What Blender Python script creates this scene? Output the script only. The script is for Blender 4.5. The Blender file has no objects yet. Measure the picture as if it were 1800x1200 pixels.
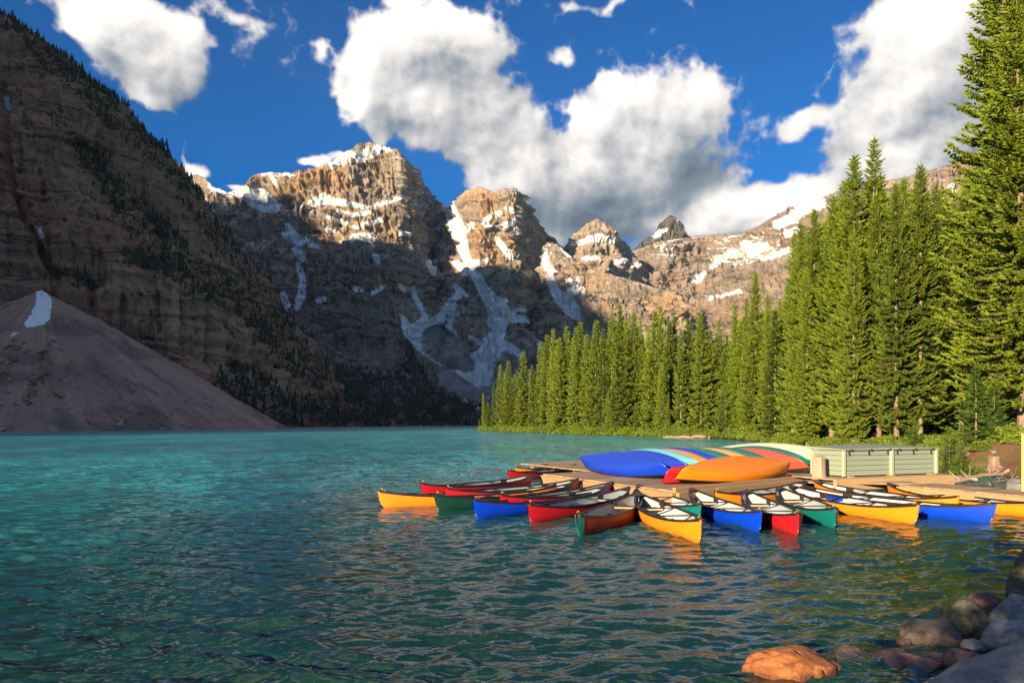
import bpy, bmesh, math, random
import numpy as np
from mathutils import Vector, Matrix
random.seed(7)
RNG = np.random.default_rng(11)
SC = bpy.context.scene
COL = SC.collection
# ---------------------------------------------------------------- camera, sun, sky, exposure
CAM_H, F, HZ, CX = 2.2, 1285.0, 745.0, 900.0          # eye height, focal length, horizon row, centre column (1800 wide photo)
cd = bpy.data.cameras.new('camera'); cam = bpy.data.objects.new('camera', cd); COL.objects.link(cam)
cam.location = (0, 0, CAM_H); cam.rotation_euler = (math.pi/2, 0, 0)
cd.sensor_width = 36; cd.lens = 36*F/1800; cd.shift_y = (HZ-600)/1800
cd.clip_start = 0.1; cd.clip_end = 30000
SC.camera = cam
SC.view_settings.view_transform = 'Standard'; SC.view_settings.look = 'None'
SC.view_settings.exposure = 1.38; SC.view_settings.gamma = 1.0; SC.view_settings.use_curve_mapping = False
SUN_EL, SUN_DIR = math.radians(13), (-0.57, -0.8216)   # sunrise light from behind the viewer's left shoulder
sd = bpy.data.lights.new('sun', 'SUN'); sun = bpy.data.objects.new('sun', sd); COL.objects.link(sun)
sd.energy = 4.6; sd.angle = math.radians(0.6); sd.color = (1.0, 0.78, 0.50)
to_sun = Vector((SUN_DIR[0]*math.cos(SUN_EL), SUN_DIR[1]*math.cos(SUN_EL), math.sin(SUN_EL))).normalized()
sun.rotation_euler = to_sun.to_track_quat('Z', 'Y').to_euler()
SC.cycles.use_denoising = True
SC.cycles.max_bounces = 6; SC.cycles.diffuse_bounces = 3; SC.cycles.glossy_bounces = 3
SC.cycles.transparent_max_bounces = 6; SC.cycles.caustics_reflective = False; SC.cycles.caustics_refractive = False
SC.cycles.sample_clamp_indirect = 6.0

def U(px, py, Y):
    """photo pixel + depth -> world point"""
    return ((px-CX)/F*Y, Y, CAM_H+(HZ-py)/F*Y)
def G(px, py, z=0.0):
    """photo pixel of something at height z -> world point"""
    Y = (CAM_H-z)*F/(py-HZ)
    return ((px-CX)/F*Y, Y, z)

# ---- node helper
class NT:
    def __init__(s, tree): s.t = tree; s.n = tree.nodes; s.l = tree.links
    def new(s, typ, **kw):
        n = s.n.new(typ)
        for k, v in kw.items(): setattr(n, k, v)
        return n
    def put(s, sock, v):
        if isinstance(v, bpy.types.NodeSocket): s.l.new(v, sock)
        elif v is not None: sock.default_value = v
    def m(s, op, a, b=None, c=None, clamp=False):
        n = s.n.new('ShaderNodeMath'); n.operation = op; n.use_clamp = clamp
        for i, v in enumerate((a, b, c)):
            if v is not None: s.put(n.inputs[i], v)
        return n.outputs[0]
    def v(s, op, a, b=None, scale=None):
        n = s.n.new('ShaderNodeVectorMath'); n.operation = op
        s.put(n.inputs[0], a)
        if b is not None: s.put(n.inputs[1], b)
        if scale is not None: s.put(n.inputs['Scale'], scale)
        return n.outputs['Value'] if op in ('LENGTH', 'DOT_PRODUCT', 'DISTANCE') else n.outputs[0]
    def noise(s, vec, scale, detail=4, rough=0.55, dist=0.0, out=0):
        n = s.n.new('ShaderNodeTexNoise'); s.put(n.inputs['Vector'], vec)
        n.inputs['Scale'].default_value = scale; n.inputs['Detail'].default_value = detail
        n.inputs['Roughness'].default_value = rough; n.inputs['Distortion'].default_value = dist
        return n.outputs[out]
    def mix(s, f, a, b):
        n = s.n.new('ShaderNodeMix'); n.data_type = 'RGBA'
        s.put(n.inputs[0], f); s.put(n.inputs[6], a); s.put(n.inputs[7], b)
        return n.outputs[2]
    def ss(s, x, lo, hi, a=0.0, b=1.0):
        n = s.n.new('ShaderNodeMapRange'); n.interpolation_type = 'SMOOTHSTEP'
        s.put(n.inputs[0], x); n.inputs[1].default_value = lo; n.inputs[2].default_value = hi
        n.inputs[3].default_value = a; n.inputs[4].default_value = b
        return n.outputs[0]
    def ramp(s, x, stops):
        n = s.n.new('ShaderNodeValToRGB'); s.put(n.inputs[0], x)
        e = n.color_ramp.elements
        while len(e) < len(stops): e.new(0.5)
        for el, (p, c) in zip(e, stops): el.position = p; el.color = (c[0], c[1], c[2], 1)
        return n.outputs[0]
def rgb(r, g, b): return (r, g, b, 1.0)

# ---- sky: Nishita air with a layer of cumulus
W = bpy.data.worlds.new('World'); SC.world = W; W.use_nodes = True
W.cycles.sampling_method = 'MANUAL'; W.cycles.sample_map_resolution = 512
w = NT(W.node_tree); w.n.clear()
sky = w.new('ShaderNodeTexSky', sky_type='NISHITA', sun_disc=False, sun_elevation=SUN_EL,
            sun_rotation=math.atan2(SUN_DIR[0], SUN_DIR[1]) % (2*math.pi), altitude=1900, air_density=1.0, dust_density=0.15, ozone_density=5.0)
# cumulus masses: bearing and elevation of each lobe (from the photo), its half sizes, weight
CL = [(120,5,80,40,.9),(200,60,90,55,1.0),(275,80,80,55,1.0),(335,70,50,45,.8),(225,130,50,36,.8),(290,135,55,38,.85),(235,165,50,24,.8),(330,110,50,40,.8),(160,60,70,40,.5),
      (640,85,48,46,1.0),(705,50,52,34,.9),(790,55,62,40,1.0),(770,115,70,40,.9),(860,90,52,44,.9),(625,170,40,44,.95),(700,160,70,55,1.0),(780,190,70,55,1.0),(850,165,46,50,.9),(720,235,60,24,.7),
      (985,92,28,22,.85),(820,260,70,60,1.1),(910,290,75,70,1.2),(905,210,40,40,.9),(980,350,80,55,1.0),
      (1060,130,46,40,1.0),(1120,170,66,56,1.1),(1205,165,50,46,1.0),(1252,170,26,36,.8),(1020,195,34,36,.9),(1060,240,60,50,1.0),(1160,245,85,55,1.1),(1060,310,120,60,1.2),(1200,310,90,45,1.0),(1150,375,150,48,1.2),
      (1330,350,75,28,1.2),(1250,372,80,30,1.0),(1420,338,60,24,.9),(1400,395,120,30,1.1),(1230,400,120,30,1.1),(960,410,90,40,1.0),(880,340,70,50,1.0),
      (1585,30,60,60,1.0),(1660,60,80,80,1.2),(1700,150,90,90,1.2),(1575,150,60,50,1.0),(1510,185,46,34,.8),(1425,228,48,16,.8),(1385,240,30,14,.5),(1560,235,80,50,1.1),(1660,250,100,60,1.2),(1480,275,40,26,.7),(1540,300,80,30,.8),(1690,-30,80,50,1.0),
      (333,296,30,15,1.0),(545,288,36,12,1.0),(590,280,24,10,.7),(420,320,32,10,.95),(668,240,14,26,.9),
      (556,66,20,22,.62),(1060,4,150,10,.55),(420,8,50,14,.5)]
DK = [(1080,370,170,50,1.0),(1010,330,80,70,.7),(930,350,70,40,.5),(800,150,60,44,.45),(870,250,60,50,.3),(1240,300,80,40,.9),(1130,275,90,34,.45),(1060,250,60,40,.3),(1640,225,90,44,.55),(1590,100,60,50,.35),(720,220,80,34,.55),(1250,385,60,25,.3),(220,50,70,40,.25),(760,95,50,30,.35),(1490,265,60,26,.3)]
def azel(px, py):
    x, z = (px-CX)/F, (HZ-py)/F
    return math.atan2(x, 1.0), math.atan2(z, math.hypot(x, 1.0))
def blob_group(name, blobs, noisy):
    g = bpy.data.node_groups.new(name, 'ShaderNodeTree')
    g.interface.new_socket('Vector', in_out='INPUT', socket_type='NodeSocketVector')
    g.interface.new_socket('Value', in_out='OUTPUT', socket_type='NodeSocketFloat')
    q = NT(g); gi = q.new('NodeGroupInput'); go = q.new('NodeGroupOutput')
    d = gi.outputs[0]
    sx = q.new('ShaderNodeSeparateXYZ'); q.put(sx.inputs[0], d)
    az = q.m('ARCTAN2', sx.outputs[0], sx.outputs[1])
    hyp = q.m('SQRT', q.m('ADD', q.m('MULTIPLY', sx.outputs[0], sx.outputs[0]), q.m('MULTIPLY', sx.outputs[1], sx.outputs[1])))
    el = q.m('ARCTAN2', sx.outputs[2], hyp)
    cb = q.new('ShaderNodeCombineXYZ'); q.put(cb.inputs[0], az); q.put(cb.inputs[1], el)
    p = cb.outputs[0]
    if noisy:
        wob = q.noise(d, 9.0, 2, 0.5, out=1)
        p = q.v('ADD', p, q.v('MULTIPLY', q.v('SUBTRACT', wob, (.5, .5, .5)), (.11, .08, 0)))
    tot = None
    for (px, py, rx, ry, s) in blobs:
        a, e = azel(px, py); ra = rx/F*math.cos(a); re = ry/F*math.cos(a)
        dd = q.v('MULTIPLY', q.v('SUBTRACT', p, (a, e, 0)), (1/ra, 1/re, 0))
        r2 = q.v('DOT_PRODUCT', dd, dd)
        t = q.m('MULTIPLY', q.m('EXPONENT', q.m('MULTIPLY', r2, -1.25)), s)
        tot = t if tot is None else q.m('ADD', tot, t)
    if noisy:
        # the same weather goes on round the rest of the sky
        rest = q.m('MULTIPLY', q.ss(q.noise(q.v('MULTIPLY', d, (1, 1, 1.6)), 2.3, 3, .5), .5, .68, 0, 1.1), q.ss(sx.outputs[1], .62, .40))
        hi = q.m('MULTIPLY', q.ss(q.noise(q.v('MULTIPLY', d, (1, 1, 1.4)), 3.1, 3, .5), .5, .66, 0, 1.1), q.ss(el, .62, .8))
        tot = q.m('ADD', tot, q.m('MAXIMUM', rest, hi))
    q.put(go.inputs[0], tot)
    return g
gD, gK = blob_group('cloud_density', CL, True), blob_group('cloud_base_shade', DK, False)
geo = w.new('ShaderNodeNewGeometry'); dvec = w.v('SCALE', geo.outputs['Incoming'], scale=-1.0)
def dens(vec, g=gD):
    n = w.new('ShaderNodeGroup'); n.node_tree = g; w.put(n.inputs[0], vec); return n.outputs[0]
LDIR = (-0.62, 0.0, 0.78)                                    # towards the light, along the sky
def puff(vec, det):                                         # cauliflower relief of the cumulus
    b1 = w.m('ABSOLUTE', w.m('SUBTRACT', w.m('MULTIPLY', w.noise(vec, 17.0, min(det, 3), .55), 2.0), 1.0))
    n1 = w.noise(vec, 12.0, det, .66, 0.0)
    return w.m('ADD', w.m('MULTIPLY', w.m('SUBTRACT', n1, .5), 1.9), w.m('MULTIPLY', w.m('SUBTRACT', .20, b1), 1.25))
def toward(k): return w.v('NORMALIZE', w.v('ADD', dvec, tuple(c*k for c in LDIR)))
b0 = dens(dvec); f0 = puff(dvec, 8); 
def soft(vec, sc, det): return w.noise(vec, sc, det, .5)
f1 = puff(toward(.012), 4)
s0 = soft(dvec, 9.0, 4); s1 = soft(toward(.045), 9.0, 2)
b1 = dens(toward(.050))
d0 = w.m('ADD', w.m('MINIMUM', b0, 1.3), f0)
cover = w.ss(d0, 0.38, 0.86)
lit = w.m('ADD', w.m('MULTIPLY', w.m('SUBTRACT', b0, b1), 0.34), w.m('MULTIPLY', w.m('SUBTRACT', s0, s1), 1.15))
lit = w.m('ADD', lit, w.m('ADD', w.m('MULTIPLY', f0, 0.16), w.m('MULTIPLY', w.m('SUBTRACT', f0, f1), .26)))
lit = w.m('ADD', lit, 0.66)
lit = w.m('SUBTRACT', lit, w.m('MULTIPLY', w.m('MINIMUM', dens(dvec, gK), 1.0), 0.44), clamp=True)
ccol = w.ramp(lit, [(0.0, (0.501, 0.673, 0.91)), (0.28, (1.046, 1.229, 1.456)), (0.52, (2.23, 2.207, 2.275)), (0.76, (3.458, 3.321, 3.231)), (1.0, (4.641, 4.368, 4.05))])
hs = w.new('ShaderNodeHueSaturation'); hs.inputs['Hue'].default_value = .505; hs.inputs['Saturation'].default_value = 1.9; hs.inputs['Value'].default_value = .56; w.put(hs.inputs['Color'], sky.outputs[0])
skyc = w.mix(1.0, hs.outputs[0], hs.outputs[0])
bg = w.new('ShaderNodeBackground'); w.put(bg.inputs[0], w.mix(cover, skyc, ccol)); bg.inputs[1].default_value = 0.10
wo = w.new('ShaderNodeOutputWorld'); w.l.new(bg.outputs[0], wo.inputs[0])

# ---------------------------------------------------------------- numpy noise
_perm = np.random.default_rng(3).permutation(256); _perm = np.concatenate([_perm, _perm, _perm])
_g = np.random.default_rng(4).normal(size=(256, 3)); _g = (_g/np.linalg.norm(_g, axis=1)[:, None]).astype(np.float32)
def pn(p):
    p = np.asarray(p, np.float32); i = np.floor(p).astype(np.int64); f = p-i; i &= 255
    u = f*f*f*(f*(f*6-15)+10); r = 0
    for dx in (0, 1):
        wx = u[..., 0] if dx else 1-u[..., 0]
        for dy in (0, 1):
            wy = wx*(u[..., 1] if dy else 1-u[..., 1])
            for dz in (0, 1):
                h = _perm[_perm[_perm[(i[..., 0]+dx) & 255]+((i[..., 1]+dy) & 255)]+((i[..., 2]+dz) & 255)]
                g = _g[h]
                r = r+wy*(u[..., 2] if dz else 1-u[..., 2])*(g[..., 0]*(f[..., 0]-dx)+g[..., 1]*(f[..., 1]-dy)+g[..., 2]*(f[..., 2]-dz))
    return r*1.6
def fbm(p, o=5, gain=.5, ridged=False):
    s = 0; a = 1.0; t = 0
    p = np.asarray(p, np.float32)
    for k in range(o):
        n = pn(p*(2.03**k)+17.3*k)
        s = s+a*((1-2*np.abs(n)) if ridged else n); t += a; a *= gain
    return s/t

# ---------------------------------------------------------------- mesh helpers
def mesh_np(name, V, faces, mats=(), smooth=True, attrs=None, mi=None):
    """V (n,3); faces (m,k) array, or list of such arrays"""
    me = bpy.data.meshes.new(name)
    fl = faces if isinstance(faces, list) else [faces]
    fl = [np.asarray(f, np.int32) for f in fl if len(f)]
    loops = np.concatenate([f.ravel() for f in fl]); tot = np.concatenate([np.full(len(f), f.shape[1], np.int32) for f in fl])
    st = np.concatenate([[0], np.cumsum(tot)[:-1]]).astype(np.int32)
    me.vertices.add(len(V)); me.vertices.foreach_set('co', np.asarray(V, np.float32).ravel())
    me.loops.add(len(loops)); me.loops.foreach_set('vertex_index', loops)
    me.polygons.add(len(tot)); me.polygons.foreach_set('loop_start', st); me.polygons.foreach_set('loop_total', tot)
    me.polygons.foreach_set('use_smooth', np.full(len(tot), smooth, bool))
    if mi is not None: me.polygons.foreach_set('material_index', np.asarray(mi, np.int32))
    for m_ in mats: me.materials.append(m_)
    for k, a in (attrs or {}).items():
        at = me.attributes.new(k, 'FLOAT', 'POINT'); at.data.foreach_set('value', np.asarray(a, np.float32))
    me.update(calc_edges=True)
    return me
def link(name, me, parent=None, loc=None, rot=None):
    o = bpy.data.objects.new(name, me); COL.objects.link(o)
    if parent is not None: o.parent = parent
    if loc is not None: o.location = loc
    if rot is not None: o.rotation_euler = rot
    return o
def tag(o, label=None, cat=None, group=None, kind=None):
    for k, v in (('label', label), ('category', cat), ('group', group), ('kind', kind)):
        if v: o[k] = v
    return o
def thing(name, label, cat, loc=(0, 0, 0), rot=(0, 0, 0), group=None):
    o = bpy.data.objects.new(name, None); COL.objects.link(o); o.empty_display_size = .2
    o.location = loc; o.rotation_euler = rot
    return tag(o, label, cat, group)
def dup(root, label=None, group=None, loc=None, rot=None):
    r = root.copy(); COL.objects.link(r)
    for ch in list(root.children):
        c = ch.copy(); COL.objects.link(c); c.parent = r
        for g in list(ch.children):
            d = g.copy(); COL.objects.link(d); d.parent = c
    if label: r['label'] = label
    if group: r['group'] = group
    if loc is not None: r.location = loc
    if rot is not None: r.rotation_euler = rot
    return r
def gridf(nu, nv):
    a = np.arange(nu*nv).reshape(nu, nv)
    return np.stack([a[:-1, :-1], a[1:, :-1], a[1:, 1:], a[:-1, 1:]], -1).reshape(-1, 4)
def mat(name):
    m_ = bpy.data.materials.new(name); m_.use_nodes = True
    t = NT(m_.node_tree); b = t.n['Principled BSDF']
    return m_, t, b
def proj(V): return CX+V[:, 0]/V[:, 1]*F, HZ-(V[:, 2]-CAM_H)/V[:, 1]*F
def poly_sd(x, y, lines):
    """signed distance (photo px) to a set of tapered strokes: lists of (x, y, half width)"""
    best = np.full(x.shape, 1e9)
    for L in lines:
        for (x0, y0, w0), (x1, y1, w1) in zip(L[:-1], L[1:]):
            dx, dy = x1-x0, y1-y0; q = max(dx*dx+dy*dy, 1e-6)
            t = np.clip(((x-x0)*dx+(y-y0)*dy)/q, 0, 1)
            best = np.minimum(best, np.hypot(x-x0-t*dx, y-y0-t*dy)-(w0+(w1-w0)*t))
    return best
def inpoly(x, y, P):
    r = np.zeros(x.shape, bool); n = len(P)
    for i in range(n):
        (x0, y0), (x1, y1) = P[i], P[(i+1) % n]
        if y0 == y1: continue
        c = ((y0 > y) != (y1 > y)) & (x < (x1-x0)*(y-y0)/(y1-y0)+x0)
        r ^= c
    return r
# ---------------------------------------------------------------- rock, snow
def rock_mat(name, c_dark, c_mid, c_light, band, bump=0.6, sc=1.0, streak=0.5, tint=None, tintz=None, snowy=True, strw=.55):
    m_, t, b = mat(name)
    P = t.new('ShaderNodeNewGeometry').outputs['Position']
    sx = t.new('ShaderNodeSeparateXYZ'); t.put(sx.inputs[0], P)
    warp = t.noise(P, 0.012*sc, 4, .6)
    zz = t.m('ADD', t.m('MULTIPLY', sx.outputs[2], band), t.m('MULTIPLY', warp, 1.6))
    cz = t.new('ShaderNodeCombineXYZ'); t.put(cz.inputs[2], zz); t.put(cz.inputs[0], t.m('MULTIPLY', sx.outputs[0], 0.004*sc)); 
    strata = t.noise(cz.outputs[0], 1.0, 6, .65)
    stv = t.v('MULTIPLY', P, (1.0, 1.0, 0.10))
    line = t.noise(t.v('MULTIPLY', cz.outputs[0], (1, 1, 4.3)), 1.0, 2, .5)
    vert = t.noise(stv, 0.09*sc, 5, .62)
    blot = t.noise(P, 0.02*sc, 6, .6)
    f = t.m('ADD', t.m('MULTIPLY', strata, strw), t.m('MULTIPLY', vert, streak))
    f = t.m('ADD', f, t.m('MULTIPLY', blot, 0.95-streak))
    col = t.ramp(t.ss(f, 0.50, 1.02), [(0.0, c_dark), (0.42, c_mid), (1.0, c_light)])
    if tint:
        tm = t.m('MULTIPLY', t.ss(t.noise(P, 0.006*sc, 3, .5), .48, .62), .8)
        col = t.mix(tm, col, rgb(*tint))
    stk = t.noise(t.v('MULTIPLY', P, (1.0, 1.0, .05)), 0.055*sc, 4, .6)
    col = t.mix(t.m('MULTIPLY', t.ss(stk, .54, .66), .72), col, rgb(c_dark[0]*.55, c_dark[1]*.55, c_dark[2]*.55))
    col = t.mix(t.m('MULTIPLY', t.ss(line, .43, .37), .62), col, rgb(c_dark[0]*.6, c_dark[1]*.6, c_dark[2]*.6))
    fine = t.noise(P, 0.5*sc, 8, .68)
    h = t.m('ADD', t.m('MULTIPLY', fine, .6), t.m('ADD', t.m('MULTIPLY', strata, .8), t.m('MULTIPLY', vert, .8)))
    bp = t.new('ShaderNodeBump'); bp.inputs['Strength'].default_value = bump; bp.inputs['Distance'].default_value = 9.0/sc
    t.put(bp.inputs['Height'], h)
    if snowy:
        at = t.new('ShaderNodeAttribute', attribute_name='snow')
        s = t.m('ADD', at.outputs['Fac'], t.m('MULTIPLY', t.m('SUBTRACT', t.noise(P, 0.06*sc, 6, .75), .5), .75))
        s = t.ss(s, .44, .56)
        sn = t.mix(t.ss(t.noise(P, 0.03*sc, 4, .6), .35, .75), rgb(.74, .78, .82), rgb(.88, .90, .92))
        col = t.mix(s, col, sn)
    bf = t.new('ShaderNodeAttribute', attribute_name='buff')
    col = t.mix(t.m('MULTIPLY', t.m('MULTIPLY', bf.outputs['Fac'], t.ss(stk, .60, .44)), t.ss(t.noise(P, .05*sc, 4, .6), .34, .56)), col, rgb(.64, .37, .23))
    vg = t.new('ShaderNodeAttribute', attribute_name='veg')
    col = t.mix(t.ss(t.m('ADD', vg.outputs['Fac'], t.m('MULTIPLY', t.m('SUBTRACT', t.noise(P, 0.15*sc, 6, .75), .5), 1.5)), .42, .6), col, rgb(.030, .036, .020))
    gr = t.new('ShaderNodeAttribute', attribute_name='scree')
    col = t.mix(t.ss(gr.outputs['Fac'], .35, .65), col, t.mix(t.noise(P, .3*sc, 6, .75), rgb(.24, .225, .22), rgb(.40, .37, .35)))
    t.put(b.inputs['Base Color'], col); b.inputs['Roughness'].default_value = .9; b.inputs['Specular IOR Level'].default_value = .15
    t.put(b.inputs['Normal'], bp.outputs[0])
    return m_
M_FAR = rock_mat('far_limestone', (.12, .105, .10), (.34, .285, .235), (.52, .42, .32), .022, .9, 1.0, .5, tint=(.45, .30, .18))
M_PALE = rock_mat('pale_limestone', (.14, .12, .11), (.30, .25, .21), (.44, .37, .30), .02, 1.0, 1.0, .5, tint=(.34, .24, .18))
M_CLOUDSHADE = rock_mat('cloud_shaded_limestone', (.035, .035, .038), (.09, .085, .08), (.17, .15, .13), .022, .6, 1.0, .45)  # a cloud's shadow on this peak, painted in as darker rock
M_BUTT = rock_mat('buttress_rock', (.10, .075, .064), (.25, .19, .15), (.38, .295, .23), .035, .9, 1.6, .5)
M_NEAR = rock_mat('near_cliff_rock', (.060, .029, .025), (.34, .150, .112), (.58, .305, .20), .11, 1.0, 3.2, .6, tint=(.43, .19, .12), strw=.8)

def curtain(name, crest, base, nu, nv, prof, mtl, disp, strata=0., gully=0., lam=120., seed=0, snow=None, veg=None, grooves=None, back=400., zled=40., scree=None, snow_noise=None, jag=0.0, buff=None):
    """a mountainside: crest (px, py, depth) to base (px, depth, z); prof = (horizontal, vertical) fractions; then a back slope behind the crest"""
    crest = np.array(crest, float); base = np.array(base, float)
    u = np.linspace(0, 1, nu)
    px = crest[0, 0]+(crest[-1, 0]-crest[0, 0])*u
    cy = np.interp(px, crest[:, 0], crest[:, 1]); cY = np.interp(px, crest[:, 0], crest[:, 2])
    if jag: cy = cy+jag*fbm(np.stack([px/14., px*0+seed*3.1, px*0], -1), 4, .6)
    C = np.stack([(px-CX)/F*cY, cY, CAM_H+(HZ-cy)/F*cY], -1)
    bx = base[0, 0]+(base[-1, 0]-base[0, 0])*u
    bY = np.interp(bx, base[:, 0], base[:, 1]); bz = np.interp(bx, base[:, 0], base[:, 2])
    B = np.stack([(bx-CX)/F*bY, bY, bz], -1)
    prof = np.array(prof, float); nb = 14
    s = np.concatenate([[0], np.cumsum(np.hypot(np.diff(prof[:, 0])*1.3, np.diff(prof[:, 1])))]); s /= s[-1]
    t = np.linspace(0, 1, nv); hh = np.interp(t, s, prof[:, 0]); vv = np.interp(t, s, prof[:, 1])
    P = np.empty((nu, nv, 3))
    P[:, :, :2] = C[:, None, :2]+(B-C)[:, None, :2]*hh[None, :, None]
    P[:, :, 2] = B[:, None, 2]+(C-B)[:, None, 2]*vv[None, :]
    # outward normal of the smooth form
    T = np.gradient(P, axis=0); S = np.gradient(P, axis=1); N = np.cross(T, S); N /= np.linalg.norm(N, axis=-1)[..., None]+1e-9
    N *= np.where(N[..., 1:2] > 0, -1, 1)
    q = P.reshape(-1, 3)+np.array([seed*917.3, seed*311.7, 0])
    big = fbm(q/(lam*2.2), 4).reshape(nu, nv)
    wv = q.copy(); wv[:, 2] *= .28
    gl = fbm(wv/lam, 6, .55, True).reshape(nu, nv)
    wv[:, 2] *= .45
    gl = np.sign(gl)*np.abs(gl)**1.35+.50*(np.abs(fbm(wv/(lam*.20)+31, 4, .6, True)).reshape(nu, nv)**1.4-.25)
    zz = P[:, :, 2].ravel()+fbm(q/(lam*1.5), 3)*zled*.9
    led = fbm(np.stack([q[:, 0]*.0012, q[:, 1]*.0012, zz/zled], -1), 5, .62).reshape(nu, nv)
    led = np.clip(led*3.2, -1, 1)*.55+led*.25
    edge = np.clip(t/.03, 0, 1)[None, :]*np.clip((1-t)/.05, 0, 1)[None, :]
    top = np.clip(t/.02, .25, 1)[None, :]
    fx, fy = proj(P.reshape(-1, 3)); fx = fx.reshape(nu, nv); fy = fy.reshape(nu, nv)
    rock = np.ones((nu, nv))
    if scree is not None:
        scv = np.clip(.5-poly_sd(fx.ravel()+6*fbm(q/40., 3), fy.ravel(), scree)/12., 0, 1).reshape(nu, nv); rock = 1-.55*scv
    dsp = (disp*big+gully*(gl-.25)*rock+strata*led*rock)*top*np.clip((1-t)/.05, 0, 1)[None, :]
    if grooves is not None:
        for L, depth in grooves:
            sdv = poly_sd(fx.ravel()+5*fbm(q/(lam*.4), 3), fy.ravel(), [L]).reshape(nu, nv)
            dsp -= depth*np.clip(.5-sdv/12., 0, 1)
    H = N.copy(); H[..., 2] *= .35; H /= np.linalg.norm(H, axis=-1)[..., None]
    P = P+H*dsp[..., None]
    # back slope
    R = P[:, :1, :]; k = np.linspace(1, 0, nb+1)[:-1]
    bk = np.repeat(R, nb, 1)
    bk[:, :, 1] += back*k[None, :]; bk[:, :, 0] += back*k[None, :]*((C[:, 0]/C[:, 1])[:, None]); bk[:, :, 2] -= (R[:, :, 2]+30)*(k[None, :]**.8)
    A = np.concatenate([bk, P], 1); nt = nb+nv
    V = A.reshape(-1, 3)
    fx, fy = proj(V); q = V+np.array([seed*917.3, seed*311.7, 0])
    at = {}
    sn = np.zeros(len(V))
    j = 5.0*fbm(q/(lam*.30), 4, .6)+3.5*fbm(q/(lam*.10), 4, .6)
    if snow: sn = np.clip(.5-((poly_sd(fx+j, fy+j, snow)-2.1)/5.0), 0, 1)
    if snow_noise:
        TT = np.gradient(A, axis=0); SS = np.gradient(A, axis=1); NN = np.cross(TT, SS); NN /= np.linalg.norm(NN, axis=-1)[..., None]+1e-9
        nz = np.abs(NN[..., 2]).ravel()
        zlo, amt = snow_noise
        sn = np.maximum(sn, np.clip(.5+(nz-.62)*1.3+fbm(q/(lam*1.3), 4)*1.2-amt, 0, 1)*np.clip((V[:, 2]-zlo)/120., 0, 1))
    at['snow'] = sn
    vg = np.zeros(len(V))
    if veg:
        for Pg in veg: vg = np.maximum(vg, inpoly(fx+14*fbm(q/(lam*.5), 4), fy+14*fbm(q/(lam*.5)+9, 4), Pg).astype(float)*(.46+.25*fbm(q/(lam*.4)+3, 3)))
    at['veg'] = vg
    at['buff'] = inpoly(fx+12*fbm(q/(lam*.4), 3), fy+8*fbm(q/(lam*.3)+5, 3), buff).astype(float)*.8 if buff else np.zeros(len(V))
    at['scree'] = np.clip(.5-poly_sd(fx+6*fbm(q/40., 3), fy, scree)/12., 0, 1) if scree is not None else np.zeros(len(V))
    me = mesh_np(name, V, gridf(nu, nt), [mtl], True, at)
    o = link(name, me); o['kind'] = 'structure'
    return o, P

# ---- snow strokes traced in the photo (x, y, half width)
SN_A = [[(788,362,9),(800,392,11),(812,430,9),(819,450,6),(833,478,6),(849,508,8),(863,528,12),(877,547,17),(874,575,14),(872,594,11),(861,619,16),(844,639,24),(849,660,16)],
 [(877,547,10),(902,558,6),(924,561,3)],[(866,535,6),(891,527,2)],[(876,604,8),(897,612,7),(915,623,3)],
 [(706,556,2),(719,583,8),(747,611,10),(772,633,6),(802,647,5),(827,661,8),(849,676,8),(866,694,5)],
 [(741,567,8),(730,583,7),(747,606,7)],[(741,572,6),(760,567,4),(774,556,4),(791,533,4),(810,514,5),(799,500,2)],[(774,566,3),(788,570,5),(799,547,6),(797,533,3)],[(788,572,4),(798,588,3),(813,610,1.5)],
 [(845,690,6),(860,716,5)],[(811,696,3),(826,706,2),(840,716,3)],[(810,514,3),(822,520,1)],[(812,470,5),(800,462,3),(818,480,4)],
 [(753,460,3),(762,478,4),(766,458,2)],[(662,452,4),(666,462,2)],[(726,505,1),(734,530,3),(742,545,2),(748,560,3)],[(702,502,2),(712,510,2)],[(930,565,3),(950,572,2),(962,565,3),(972,575,2)],[(905,545,2),(925,545,1)],[(826,592,2),(842,600,3),(858,596,2)],[(908,690,4),(880,730,3)],[(948,585,3),(955,620,2)],
 [(506,396,2),(514,414,8),(528,426,6),(540,420,1)],[(509,416,7),(498,412,2)],[(520,439,5),(531,452,6)],[(524,465,2),(531,487,4),(532,514,5),(523,540,4)],[(498,512,2),(500,524,4),(505,536,3)],[(500,545,3),(497,552,2)],
 [(584,290,6),(612,277,8),(639,273,9),(664,262,7),(686,262,2)],[(464,305,3),(480,298,4),(506,306,3)],[(478,312,2),(486,325,1)],
 [(548,357,5),(570,350,9),(587,354,5),(612,358,3),(645,365,2)],[(396,331,5),(431,338,9),(459,343,9),(478,353,5)],[(440,352,7),(465,364,7),(487,366,5)],[(370,327,4),(392,337,3)],
 [(593,369,1.5),(620,378,2),(650,374,1.6),(640,377,2)],[(575,381,1),(609,393,2)],[(620,399,1.5),(650,394,2),(667,388,3)],[(619,424,3),(624,415,4),(652,416,5),(656,430,2)],[(605,418,3),(598,424,2)],[(655,365,1.2),(700,348,1.2),(720,348,1)],[(770,402,1.5),(776,403,1)],[(700,410,2),(722,411,1)],[(545,432,2),(560,434,1.5)],[(575,404,1.5),(590,406,1)],[(655,515,2),(675,503,2)],[(625,508,3),(634,510,2)],[(560,530,2),(570,525,2)]]
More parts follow.
